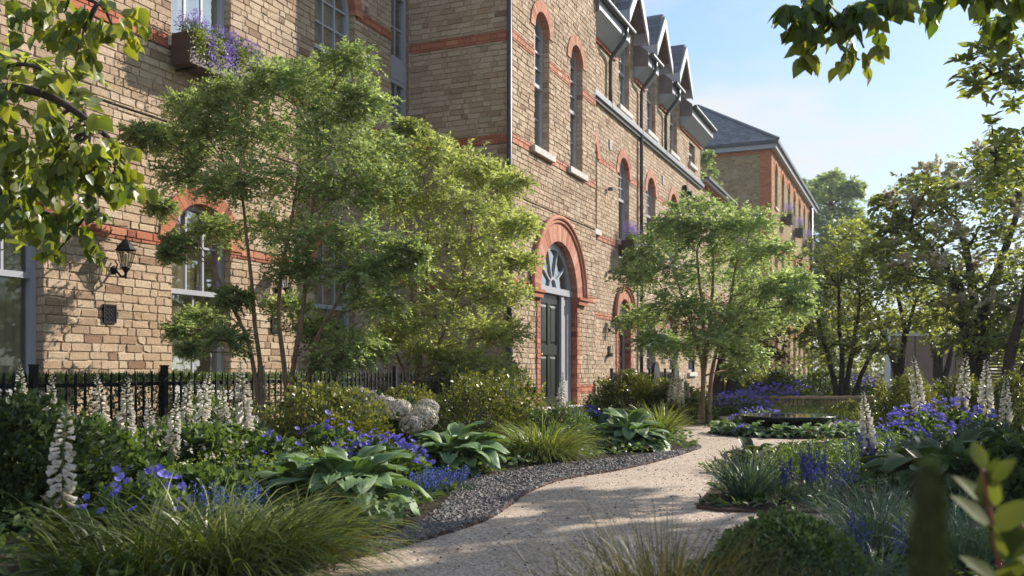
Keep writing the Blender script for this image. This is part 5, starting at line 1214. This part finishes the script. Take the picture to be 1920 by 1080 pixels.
# ---- foxgloves
BR_ = [(0, .10), (.3, .25), (.75, .31), (1.0, .47)]
BT = [(x, r*math.cos(a), r*math.sin(a)) for x, r in BR_ for a in np.arange(7)*2*PI/7]; BTF = [(i*7+j, i*7+(j+1) % 7, (i+1)*7+(j+1) % 7, (i+1)*7+j) for i in range(3) for j in range(7)]+[tuple(range(6, -1, -1))]
LAN = [(0, 0, 0), (.2, .30, .06), (.45, .5, .08), (.75, .33, .0), (1.03, 0, -.16), (.75, -.33, .0), (.45, -.5, .08), (.2, -.30, .06), (.35, 0, -.03), (.7, 0, -.08)]
def foxglove_proto(H, spike, nb, single, seed, big=.044, leafz=(.02, .5)):
    rng = np.random.default_rng(seed); r = thing('foxglove', 'x', 'foxglove', (0, 0, 0), 'white foxgloves')
    s = MB(); ben = rng.normal(size=2)*.03; stemP = lambda z: np.array([ben[0]*(z/H)**2, ben[1]*(z/H)**2, z]); s.tube([stemP(z) for z in np.linspace(0, H*.99, 9)], np.linspace(.006, .0025, 9), 6); s.build('stem', 'stem', r)
    l = MB(); n = 34; z = np.linspace(leafz[0], H-spike-.01, n); a = np.arange(n)*2.4
    sz = np.interp(z, [0, H-spike], [.19, .075])*rng.uniform(.85, 1.15, n)
    P = np.stack([stemP(q) for q in z]); A = np.stack([np.cos(a), np.sin(a), .55+.35*rng.random(n)], 1)
    l.inst(LAN, OVF, P, A, np.stack([-np.cos(a)*.4, -np.sin(a)*.4, np.ones(n)], 1)+rng.normal(size=(n, 3))*.15, sz, sz*.42, np.clip(rng.normal(.45, .2, n), 0, 1))
    f = MB(); t = (np.arange(nb)+.5)/nb; t = t**.92; zz = H-spike+spike*t; ang = np.arange(nb)*2.4+rng.normal(size=nb)*.3
    size = big*np.interp(t, [0, .5, .8, 1], [1, .85, .45, .16]); ang2 = ang
    P = np.stack([stemP(q) for q in zz]); A = np.stack([np.cos(ang2), np.sin(ang2), np.interp(t, [0, .6, 1], [-.65, -.25, .9])], 1)+rng.normal(size=(nb, 3))*.1
    P = P+A*np.array([1, 1, 0])*.018*np.interp(t, [0, 1], [1, .3])[:, None]
    rn = np.clip(rng.normal(.6, .25, nb)-np.where(t < .12, .45, 0), 0, 1)
    if single:
        bud = MB()
        for i in range(nb):
            tgt = MB() if t[i] < .8 else bud
            tgt.inst(BT, BTF, P[i:i+1], A[i:i+1], np.array([[0, 0, 1.]]), size[i], size[i]*.74, rn[i])
            if t[i] < .8: tgt.build('bell', 'petal_white', r, smooth=True)
        bud.build('bud', 'petal_white', r, smooth=True)
    else:
        f.inst(BT, BTF, P, A, np.tile([0, 0, 1.], (nb, 1)), size, size*.74, rn); f.build('flower_spike', 'petal_white', r, smooth=True)
    c = l; c.inst(DIA, DIAF, P, A+np.array([0, 0, .2]), np.tile([0, 0, 1.], (nb, 1))+rng.normal(size=(nb, 3))*.3, .013, .009, .6); c.inst(DIA, DIAF, P, A+np.array([.3, .3, .1]), np.tile([0, 0, 1.], (nb, 1))+rng.normal(size=(nb, 3))*.3, .012, .009, .5); c.build('foliage', 'lf_foxglove', r)
    return r
fp = [foxglove_proto(.64, .37, 60, True, 141, .042), foxglove_proto(.72, .47, 76, False, 142, .046), foxglove_proto(.70, .42, 66, False, 143, .043), foxglove_proto(.66, .44, 72, False, 144, .046)]
FX = [(285, 745, 5.9, 3, 'white foxglove halfway between the lantern and the middle window'), (345, 712, 6.5, 1, 'white foxglove close behind the short one at the second post'), (425, 722, 6.6, 2, 'small white foxglove left of the tallest one by the tree stems'), (128, 725, 5.8, 2, 'small white foxglove under the left end of the brick wall'), (20, 705, 5.9, 1, 'white foxglove below the half seen window at the wall end'),
      (100, 755, 3.25, 0, 'nearest white foxglove, large open bells above dark leaves'),
      (57, 688, 6.1, 1, 'slim white foxglove beside the first railing post'), (80, 702, 6.1, 2, 'shorter white foxglove just right of the first railing post'),
      (197, 700, 5.6, 1, 'leaning white foxglove under the wall lantern'), (238, 707, 5.4, 3, 'brightest white foxglove under the air brick'),
      (318, 738, 5.3, 2, 'short white foxglove in front of the second railing post'), (372, 692, 6.1, 1, 'tall white foxglove below the middle arched window'),
      (468, 678, 6.3, 3, 'tallest white foxglove right by the tree stems'), (1048, 697, 8.6, 2, 'white foxglove standing in front of the dark green door'),
      (965, 655, 10.5, 1, 'white foxglove in shade beside the corner downpipe'), (992, 730, 10.2, 2, 'small white foxglove at the jamb of the front door'),
      (1257, 692, 12.7, 1, 'white foxglove leftmost of four before the second dark slab'), (1270, 697, 12.6, 2, 'white foxglove second of four before the second dark slab'),
      (1279, 703, 12.5, 3, 'white foxglove third of four beside the tan trunk'), (1291, 705, 12.8, 1, 'white foxglove last of four beside the tan trunk'),
      (1641, 735, 5.9, 3, 'large white foxglove in front of the dense olive shrub'), (1727, 668, 8.9, 1, 'tall white foxglove before the pinkish wall'),
      (1798, 660, 8.7, 2, 'leaning white foxglove left of the thick dark trunk'), (1845, 675, 8.2, 3, 'white foxglove right at the thick dark trunk'), (1882, 702, 7.8, 2, 'drooping white foxglove under the leaning dark trunk'),
      (1330, 715, 14.5, 2, 'far white foxglove between the twin trunk and the bronze tree'), (1212, 700, 14.3, 2, 'faint white foxglove behind the dark olive shrub')]
used = set()
for px, py, Y, k, lab in FX:
    h = ztop(py, Y); b = fp[k]; H0 = (.64, .72, .70, .66)[k]; s = h/H0
    if k not in used:
        used.add(k); b.location = tuple(px3(px, Y)); b.scale = (s, s, s); b.rotation_euler = ((RNG.normal()*.05, RNG.normal()*.06, RNG.uniform(0, 6)) if k else (0, .09, 0)); b['label'] = lab
    else: dup(b, px3(px, Y), RNG.uniform(0, 6), s*RNG.uniform(.97, 1.03), lab).rotation_euler = (RNG.normal()*.06, RNG.normal()*.07, RNG.uniform(0, 6))
far = foxglove_proto(.7, .4, 30, False, 150, .06); far['group'] = 'far white flower spikes'; far['label'] = 'distant thin white flower spike before the far block'; used = False
for i, px in enumerate((1385, 1404, 1438, 1456, 1474, 1496, 1518, 1545, 1571, 1610, 1632, 1646)):
    Y = 21.5+RNG.uniform(-.8, .8); P = px3(px, Y); s = ztop(RNG.uniform(688, 700), Y)/.7
    if not used: used = True; far.location = tuple(P); far.scale = (s, s, s)
    else: dup(far, P, RNG.uniform(0, 6), s)

# ---- violet cranesbill
PET = [(0, 0, 0), (.35, .30, .06), (.75, .46, .10), (1.0, .22, .10), (1.0, -.22, .10), (.75, -.46, .10), (.35, -.30, .06)]; PETF = [(0, 1, 2, 3, 4, 5, 6)]
def blossoms(mb, rng, P, size, up=.8, five=5):
    n = len(P); nn = unit(rng, n)*.55+np.array([-.05, -.35, up]); nn /= np.linalg.norm(nn, axis=1)[:, None]
    e = np.cross(nn, unit(rng, n)); e /= np.linalg.norm(e, axis=1)[:, None]; g = np.cross(nn, e); s = size*rng.uniform(.75, 1.2, n); rn = np.clip(rng.normal(.5, .25, n), 0, 1)
    for k in range(five):
        a = 2*PI*k/five; d = e*math.cos(a)+g*math.sin(a)+nn*.35
        mb.inst(PET, PETF, P, d, nn, s*.5, s*.46, np.clip(rn+rng.normal(0, .08, n), 0, 1))
def geranium(label, px, Y, rx, h, nf, fs=.042, seed=1, ry=None, leaf='lf_green', ls=.05, nleaf=700):
    nf = int(nf*1.5); fs *= .84
    rng = np.random.default_rng(seed); C = px3(px, Y); r = thing('cranesbill', label, 'flowers', C, 'violet cranesbills'); ry = ry or rx*.7
    m = MB(); dome(m, rng, C, rx, ry, h*.82, nleaf, ls, ls*.9, OV, OVF, .45, lump=.12); m.build('foliage', leaf, r)
    a = rng.uniform(0, 2*PI, nf); q = np.sqrt(rng.random(nf)); P = C+np.stack([np.cos(a)*rx*q*1.1, np.sin(a)*ry*q*1.1, h*np.sqrt(np.maximum(.12, 1-q*q*.85))*rng.uniform(.85, 1.22, nf)], 1)
    f = MB(); blossoms(f, rng, P, fs); f.build('blossom', 'petal_blue', r)
    s = MB()
    for p in P[:60]: s.tube([C+(p-C)*np.array([.6, .6, .3]), p], .0014, 3, cap=False)
    s.build('stalk', 'stem', r)
geranium('violet cranesbill drift nearest the viewer, under the foxgloves', 262, 4.0, .24, .26, 34, .052, 161)
geranium('small violet cranesbill group left of the biggest hosta', 528, 5.5, .20, .34, 13, .05, 162)
geranium('scattered violet cranesbill in front of the olive shrub', 625, 6.3, .28, .36, 26, .05, 163)
geranium('thick violet cranesbill drift between the two nearer hostas', 728, 5.75, .26, .29, 70, .046, 164)
geranium('violet cranesbill patch at the back of the biggest hosta', 690, 5.9, .26, .30, 44, .046, 172)
geranium('violet cranesbill at the foot of the front door', 1062, 9.4, .30, .27, 46, .05, 165)
geranium('violet cranesbill by the corner of the brick pier', 1108, 10.6, .24, .26, 34, .055, 166)
geranium('broad violet cranesbill drift behind the twin trunk', 1385, 14.6, .50, .34, 170, .055, 167, .5)
geranium('violet cranesbill drift reaching towards the curved bench', 1440, 16.0, .55, .42, 170, .06, 168, .5)
geranium('violet cranesbill spilling to the rim of the black bowl', 1420, 11.5, .34, .22, 90, .045, 169, .3)
geranium('violet cranesbill in the sun beyond the bench end', 1618, 20.0, .62, .50, 150, .07, 170, .5)
geranium('violet cranesbill peeping over the shady green shrub', 1500, 18.2, .25, .45, 40, .07, 173, .3)
geranium('violet cranesbill drift in front of the dense olive shrub', 1715, 8.2, .34, .36, 70, .055, 171)
geranium('violet cranesbill patch between the shrub and the foxglove row', 1780, 8.6, .36, .40, 60, .055, 174)
geranium('low violet cranesbill patch behind the large garden side foxglove', 1690, 7.6, .24, .26, 40, .05, 175)
geranium('violet cranesbill under the foxglove at the thick trunk', 1840, 7.7, .22, .34, 36, .055, 176)
geranium('few violet cranesbills mixed into the bowl ring', 1400, 9.95, .14, .12, 16, .035, 177, nleaf=80)
geranium('few violet cranesbills at the sunny end of the bowl ring', 1585, 10.2, .2, .14, 20, .04, 178, nleaf=80)
# ---- blue flower spikes
def spikes(label, px, Y, rx, ry, h, n, seed, mat='petal_spike', fl=.010, group='blue flower spikes', head=.5, leaf='grass_g', nb=3):
    rng = np.random.default_rng(seed); C = px3(px, Y); r = thing('spiked_flower', label, 'flowers', C, group); f = MB(); s = MB(); l = MB()
    for _ in range(n):
        a = rng.uniform(0, 2*PI); q = math.sqrt(rng.random()); b = C+np.array([math.cos(a)*rx*q, math.sin(a)*ry*q, 0]); tip_ = b+np.array([rng.normal()*.03, rng.normal()*.03, h*rng.uniform(.7, 1.1)])
        if n <= 18 and f.n: f.build('flower_spike', mat, r); f = MB()
        s.tube([b, tip_], .0018, 3, cap=False); k = int(46*h*head/.12); t = rng.random(k); p = b+(tip_-b)*(1-head*(1-t))[:, None]; d = unit(rng, k, .5)
        p = p+d*(.010*(1-t*.7))[:, None]; f.inst(DIA, DIAF, p, d+np.array([0, 0, .3]), unit(rng, k), fl, fl*.8, np.clip(rng.normal(.5, .25, k), 0, 1))
    tuft(l, rng, C, n*nb, h*.75, .006, spread=rx, th=(45, 88), bend=(20, 80), seg=4)
    s.build('stalk', 'stem', r); f.build('flower_spike', mat, r); l.build('foliage', leaf, r)
spikes('pale blue flower spikes along the bend of the slate strip', 800, 5.15, .13, .16, .15, 40, 181)
spikes('pale blue flower spikes just before the middle hosta', 845, 5.45, .14, .14, .14, 36, 182)
spikes('blue flower spikes behind the yellow green grass', 425, 4.15, .17, .14, .20, 46, 183)
spikes('deep blue flower spikes rising at the garden bed edge', 1520, 5.0, .10, .12, .30, 15, 184, fl=.011, mat='petal_deep')
spikes('deep blue flower spikes leaning beside the fine grass', 1555, 5.05, .14, .12, .22, 18, 185, fl=.011, mat='petal_deep')
spikes('small deep blue spikes next to the grey green clump', 1470, 5.05, .06, .1, .22, 9, 186, fl=.011, mat='petal_deep')
spikes('deep blue spikes behind the large garden side foxglove', 1620, 5.9, .10, .1, .32, 14, 187, fl=.011, mat='petal_deep')
spikes('blurred row of deep blue spikes in the shady bed', 1725, 6.0, .22, .12, .30, 26, 188, fl=.011, mat='petal_deep')
spikes('few deep blue spikes close to the blurred dark spike', 1635, 3.2, .10, .1, .22, 8, 189, fl=.009, mat='petal_deep')
# ---- lime florets among the hosta leaves
def lime(label, px, Y, R, h, seed):
    rng = np.random.default_rng(seed); C = px3(px, Y); r = thing('lime_flower', label, 'flowers', C, 'lime green flowers'); m = MB(); dome(m, rng, C, R, R, h*.8, 240, .035, .032, OV, OVF, .6); m.build('foliage', 'lf_green', r)
    f = MB(); P = dome(f, rng, C, R, R, h, 900, .010, .009, rmean=.6, shell=.8); f.build('blossom', 'lf_lime', r)
lime('lime green froth among the back leaves of the biggest hosta', 610, 4.95, .16, .30, 191); lime('lime green froth beside the small violet group', 505, 5.0, .16, .24, 192); lime('lime green froth under the short foxglove', 385, 4.9, .18, .26, 193); lime('lime green froth between dark shrubs near the nearest violet drift', 300, 4.6, .14, .24, 194)
# ---- hydrangea: rounded heads
hy = thing('hydrangea', 'hydrangea with rounded dusty white heads behind the middle hosta', 'hydrangea', px3(735, 8.2), None)
rng = np.random.default_rng(200); m = MB(); dome(m, rng, px3(735, 8.2), .36, .3, .42, 700, .08, .055, OV, OVF, .35); m.build('foliage', 'lf_deep', hy)
for i, (px, py, Y, R) in enumerate(((672, 742, 8.3, .11), (700, 750, 8.2, .11), (722, 762, 8.0, .115), (748, 768, 7.9, .115), (800, 766, 8.1, .11), (792, 784, 7.7, .13), (770, 796, 7.6, .10), (650, 748, 8.5, .09), (690, 770, 8.0, .08))):
    C = at(px, py, Y); h = MB(); n = 520; d = unit(rng, n); P = C+d*np.array([R, R, R*.78])*rng.uniform(.88, 1.03, n)[:, None]
    e = np.cross(d, unit(rng, n)); e /= np.linalg.norm(e, axis=1)[:, None]; g = np.cross(d, e); rn = rng.random(n)
    for k in range(4):
        a = PI/2*k+.3; h.inst(DIA, DIAF, P, e*math.cos(a)+g*math.sin(a)+d*.15, d, .011, .012, rn)
    h.build('flower_head', 'hyd', hy)
    s = MB(); s.tube([np.array([C[0], C[1]+.05, 0]), C], .004, 5); s.build('stem', 'stem', hy)
# ---- near shoots, out of the lens's focus
def shoot(label, base, tip_, n, L, W, leaf, stem, seed, r0=.005, twist=1.57):
    rng = np.random.default_rng(seed); r = thing('leafy_shoot', label, 'plant shoot', base, None); b, t_ = np.array(base, float), np.array(tip_, float); mid = (b+t_)/2+np.array([.02, 0, .02]); P = smooth3([b, mid, t_], 8); s = MB(); s.tube(P, np.linspace(r0, r0*.5, len(P)), 6); s.build('stem', stem, r, smooth=True)
    for i in range(n):
        f = .25+.75*i/(n-1); p = P[int(f*(len(P)-1))]; a = (i//2)*twist+PI*(i % 2)+rng.normal()*.2; A = np.array([math.cos(a), math.sin(a)*.6, .5+f*.5]); k = MB(); sz = rng.uniform(.8, 1.1)*(1 if f < .9 else .75)
        k.inst(OV, OVF, p[None], A[None], np.array([[-A[0]*.5, -A[1]*.5-.75, .8]]), L*sz, W*sz, np.clip(rng.normal(.6, .2), 0, 1)); k.build('leaf', leaf, r, smooth=True)
shoot('blurred near shoot with red stem and lime leaves', (.66, 1.22, 0), at(1842, 880, 1.2), 32, .068, .040, 'lf_shoot', 'stem_red', 211)
shoot('second blurred shoot at the frame edge, lower and darker', (.80, 1.3, 0), at(1915, 980, 1.25), 22, .066, .038, 'lf_shoot', 'stem_red', 212)
ds = thing('flower_bud_spike', 'dark green bud spike, very close and out of focus', 'plant shoot', (.223, .5, 0)); rng = np.random.default_rng(213); m = MB(); m.tube([(.223, .5, 0), (.224, .5, .3), at(1738, 930, .5)], [.005, .005, .003], 6); m.build('stem', 'stem', ds)
m = MB(); n = 700; t = rng.random(n); z0, z1 = .56, at(0, 890, .5)[2]; zz = z0+(z1-z0)*t; a = rng.uniform(0, 2*PI, n); rr = .0085*(1-t)**.85+.0010; P = np.stack([.2235+np.cos(a)*rr, .5+np.sin(a)*rr, zz], 1)
m.inst(OV, OVF, P, np.stack([np.cos(a)*.6, np.sin(a)*.6, np.ones(n)], 1), np.stack([np.cos(a), np.sin(a), 0*a+.3], 1), .011, .006, np.clip(rng.normal(.3, .2, n), 0, 1)); m.build('bud', 'lf_deep', ds)
m = MB(); n = 16; a = rng.uniform(0, 2*PI, n); P = np.stack([np.full(n, .223), np.full(n, .5), rng.uniform(.1, .42, n)], 1); m.inst(LAN, OVF, P, np.stack([np.cos(a), np.sin(a), .7+0*a], 1), np.tile([0, 0, 1.], (n, 1)), .08, .03, .4); m.build('foliage', 'lf_deep', ds)
rng = np.random.default_rng(219); m = MB(); n = 90; XY = np.stack([rng.uniform(-1.2, 3.0, n), rng.uniform(2.4, 10, n)], 1)
m.inst(OV, OVF, np.column_stack([XY, rng.uniform(.004, .012, n)]), unit(rng, n, .15), np.array([0, 0, 1.])+rng.normal(size=(n, 3))*.25, rng.uniform(.02, .045, n), rng.uniform(.012, .024, n), rng.random(n)); tag(m.build('fallen_leaves', 'lf_red', None), 'a few dry leaves fallen on the path and slate strip', 'leaf litter', kind='stuff')
# ---- ground cover over the bare soil
def inpoly(P, poly):
    poly = np.array([q[:2] for q in poly]); x, y = P[:, 0], P[:, 1]; ins = np.zeros(len(P), bool); j = len(poly)-1
    for i in range(len(poly)):
        c = ((poly[i, 1] > y) != (poly[j, 1] > y)) & (x < (poly[j, 0]-poly[i, 0])*(y-poly[i, 1])/(poly[j, 1]-poly[i, 1]+1e-12)+poly[i, 0]); ins ^= c; j = i
    return ins
def cover(name, label, poly, box, n, h, L, W, leaf, seed, tpl=OV, tf=OVF):
    rng = np.random.default_rng(seed); P = np.stack([rng.uniform(box[0], box[1], n), rng.uniform(box[2], box[3], n)], 1); P = P[inpoly(P, poly)]; n = len(P)
    hh = h*(.55+.45*np.sin(P[:, 0]*7)*np.sin(P[:, 1]*6))*rng.random(n)**.6+.015; m = MB(); A = unit(rng, n, .4, .3); s = rng.uniform(.6, 1.3, n)
    m.inst(tpl, tf, np.column_stack([P, hh]), A, np.array([0, 0, 1.])+rng.normal(size=(n, 3))*.5, L*s, W*s, np.clip(rng.normal(.45, .25, n), 0, 1)); tag(m.build(name, leaf, None), label, 'ground cover', kind='stuff')
cover('ground_cover', 'low leafy ground cover under the house side plants', bed, (-4.5, 3, 1.6, 11), 36000, .13, .042, .03, 'lf_green', 221)
cover('ground_cover', 'low leafy ground cover in the garden side bed', rbed, (.9, 8, 4.6, 9.4), 26000, .06, .04, .018, 'lf_green', 222)
cover('ground_cover', 'low leafy ground cover in the nearest bed', list(fb)+[(9, .3)], (.2, 4, .8, 4.1), 12000, .07, .03, .016, 'lf_green', 223)
cover('ground_cover', 'low leafy ground cover in the far beds', [tuple(p[:2]) for p in bk], (.5, 14, 9.6, 24), 40000, .2, .07, .045, 'lf_green', 224, DIA, DIAF)
# ---- flower boxes
def flowerbox(label, u0, u1, nw, z0, z1, dep=.28, seed=1, s=1.0, plants=True, plab=('', '', '')):
    rng = np.random.default_rng(seed); r = thing('window_box', label, 'planter', BF((u0+u1)/2, nw+dep/2, z0), 'window boxes'); m = MB(True); a = nw+.08
    m.box(u0, u1, a, a+.02, z0, z1); m.box(u0, u1, a+dep-.02, a+dep, z0, z1); m.box(u0, u0+.02, a+.02, a+dep-.02, z0, z1-.001); m.box(u1-.02, u1, a+.02, a+dep-.02, z0, z1-.001); m.box(u0+.02, u1-.02, a+.02, a+dep-.02, z0, z1-.05)
    m.build('trough', 'timber_box', r)
    for u in (u0+.15, u1-.15):
        b = MB(True); b.box(u-.012, u+.012, nw, a-.001, z0+.05, z0+.08); b.box(u-.012, u+.012, nw, a+dep*.8, z0-.022, z0-.001); b.build('bracket', 'black_iron', r)
    W_ = u1-u0
    def P_(u, n, z): return BF(u, n, z)
    lab = plab
    t = thing('lavender', lab[0], 'flowers', P_((u0+u1)/2, a+dep/2, z1), 'window box lavender'); f = MB(); g = MB()
    for _ in range(int(70*W_)):
        b = P_(rng.uniform(u0+.03, u1-.03), rng.uniform(a+.03, a+dep-.03), z1-.05); e = b+np.array([rng.normal()*.05, rng.normal()*.05, rng.uniform(.18, .36)*s]); k = 26; q = rng.random(k); d = unit(rng, k, .5)
        f.inst(DIA, DIAF, b+(e-b)*(1-.42*q)[:, None]+d*.011, d+np.array([0, 0, .4]), unit(rng, k), .022, .014, rng.random(k)); k = 10; q = rng.random(k)
        g.inst(DIA, DIAF, b+(e-b)*(q*.6)[:, None], unit(rng, k)+np.array([0, 0, 1]), unit(rng, k), .06, .008, rng.random(k))
    f.build('blossom', 'petal_lav', t); g.build('foliage', 'lf_green', t)
    for j, (mat, cnt, nm, cat) in enumerate((('lf_lime', 3, 'trailing_plant', 'plant'), ('petal_lav', 3, 'trailing_flower', 'flowers'))):
        t = thing(nm, lab[1+j], cat, P_((u0+u1)/2, a+dep, z1), 'window box trailing plants'); f = MB()
        for c in range(cnt):
            uc = u0+W_*((.10, .30, .62), (.24, .45, .90))[j][c]; n = 420; du = rng.normal(size=n)*W_*.055; dz = -np.abs(rng.normal(size=n))*.17*s+.05; dn = a+dep+.02+rng.random(n)*.05-np.maximum(0, dz)*1.0
            pos = (uc+du)[:, None]*UH+dn[:, None]*NH+(z1+dz)[:, None]*np.array([0, 0, 1.]); f.inst(DIA, DIAF, pos, unit(rng, n)+np.array([0, 0, -.5])+NH*.5, NH+unit(rng, n)*.6, .028, .02, np.clip(rng.normal(.5, .28, n), 0, 1))
        f.build('foliage' if j == 0 else 'blossom', mat, t)
    t = thing('bushy_plant', lab[3], 'plant', P_((u0+u1)/2, a+dep, z1), 'window box green plants'); f = MB()
    for c in range(7):
        C = P_(u0+W_*(c+.5)/7, a+dep*.75, z1+.02); dome(f, rng, C, W_*.10, .11, .16, 260, .035, .016, rmean=.55, base=-.1)
    f.build('foliage', 'lf_green', t)
flowerbox('big brown window box high on the sunlit wall, brimming with flowers', 8.26, 9.62, NA, 4.20, 4.56, .27, 231, 1.0, True, ('lavender standing in the big brown window box on the sunlit wall', 'yellow green trailing plant hanging over the front of the big brown window box', 'purple trailing flowers hanging over the big brown window box', 'bushy green filler plant in the big brown window box'))
flowerbox('small brown window box beside the pale twin stemmed tree', 20.8, 21.76, NC, 3.36, 3.70, .26, 232, 1.5, True, ('lavender in the small window box beside the pale tree', 'yellow green trailer in the small window box beside the pale tree', 'purple trailer in the small window box beside the pale tree', 'green filler in the small window box beside the pale tree'))
for i, (k, z) in enumerate(((1, 8.7), (3, 8.7), (5, 8.7), (1, 4.9))):
    w_ = ('first upper', 'second upper', 'third upper', 'lower')[i]
    flowerbox(f'{w_} window box on the far brick block', wD[k]-.6, wD[k]+.6, NC, z-.42, z-.02, .42, 233+i, 2.2, True, (f'lavender in the {w_} window box of the far block', f'pale green trailer in the {w_} window box of the far block', f'purple trailer in the {w_} window box of the far block', f'green filler in the {w_} window box of the far block'))
# ================================================================ sky, sun, camera
w = bpy.data.worlds.new('World'); sc.world = w; w.use_nodes = True; nt = w.node_tree; nt.nodes.clear()
out = nt.nodes.new('ShaderNodeOutputWorld'); sky = nt.nodes.new('ShaderNodeTexSky'); sky.sky_type = 'NISHITA'; sky.sun_disc = False
sky.sun_elevation = math.radians(30); sky.sun_rotation = math.atan2(SUN[0], SUN[1]); sky.air_density = 1.0; sky.dust_density = .6; sky.ozone_density = 3.0
bg = nt.nodes.new('ShaderNodeBackground'); bg.inputs[1].default_value = .165
tc = nt.nodes.new('ShaderNodeTexCoord'); mp = nt.nodes.new('ShaderNodeMapping'); mp.inputs['Scale'].default_value = (1.6, 1.6, 4.2); mp.inputs['Location'].default_value = (.35, .1, .0)
nt.links.new(tc.outputs['Generated'], mp.inputs[0])
nz = nt.nodes.new('ShaderNodeTexNoise'); nz.inputs['Scale'].default_value = 1.9; nz.inputs['Detail'].default_value = 7; nz.inputs['Roughness'].default_value = .55; nt.links.new(mp.outputs[0], nz.inputs['Vector'])
cr = ramp(nt, nz.outputs['Fac'], [(.44, (0, 0, 0)), (.54, (.3, .3, .3)), (.65, (.92, .92, .92))])
mx = nt.nodes.new('ShaderNodeMix'); mx.data_type = 'RGBA'; nt.links.new(cr.outputs[0], mx.inputs[0]); 
ad = nt.nodes.new('ShaderNodeVectorMath'); ad.operation = 'MULTIPLY_ADD'; ad.inputs[1].default_value = (.13, .13, .13); ad.inputs[2].default_value = (1, 1, 1); nt.links.new(sky.outputs[0], ad.inputs[0])
dv = nt.nodes.new('ShaderNodeVectorMath'); dv.operation = 'DIVIDE'; nt.links.new(sky.outputs[0], dv.inputs[0]); nt.links.new(ad.outputs[0], dv.inputs[1])
tn = nt.nodes.new('ShaderNodeVectorMath'); tn.operation = 'MULTIPLY'; tn.inputs[1].default_value = (.80, .90, .98); nt.links.new(dv.outputs[0], tn.inputs[0]); nt.links.new(tn.outputs[0], mx.inputs[6]); mx.inputs[7].default_value = (2.7, 2.75, 2.85, 1)
nt.links.new(mx.outputs[2], bg.inputs[0]); nt.links.new(bg.outputs[0], out.inputs[0])
ld = bpy.data.lights.new('sun', 'SUN'); ld.energy = 4.4; ld.angle = math.radians(.5); ld.color = (1, .94, .85)
lo = bpy.data.objects.new('sun', ld); col.objects.link(lo); lo.rotation_euler = Vector(SUN).to_track_quat('Z', 'Y').to_euler(); lo.location = (20, 20, 30)
cd = bpy.data.cameras.new('camera'); co = bpy.data.objects.new('camera', cd); col.objects.link(co); sc.camera = co
co.location = (0, 0, EYE); co.rotation_euler = (math.radians(90), 0, 0); cd.sensor_width = 36; cd.lens = 36*F/1920; cd.shift_y = (HZ-540)/1920; cd.clip_start = .05; cd.clip_end = 2000
cd.dof.use_dof = True; cd.dof.focus_distance = 7.0; cd.dof.aperture_fstop = 4.2
sc.view_settings.view_transform = 'Standard'; sc.view_settings.look = 'None'; sc.view_settings.exposure = .98; sc.view_settings.gamma = 1

HAZE = True
if HAZE:
    hz = MB(); hz.box(-40, 70, -8, 110, -1, 20); ho = hz.build('haze', 'mortar', None); tag(ho, 'thin summer haze in the garden air', 'haze', kind='stuff')
    hm, hnt, hout = newmat('haze_air'); pv = hnt.nodes.new('ShaderNodeVolumePrincipled'); pv.inputs['Density'].default_value = .0005; pv.inputs['Color'].default_value = (.9, .94, 1, 1); pv.inputs['Anisotropy'].default_value = .3
    hnt.links.new(pv.outputs[0], hout.inputs['Volume']); ho.data.materials[0] = hm
sc.cycles.max_bounces = 6; sc.cycles.diffuse_bounces = 4; sc.cycles.glossy_bounces = 3; sc.cycles.transmission_bounces = 4; sc.cycles.transparent_max_bounces = 8; sc.cycles.sample_clamp_indirect = 6
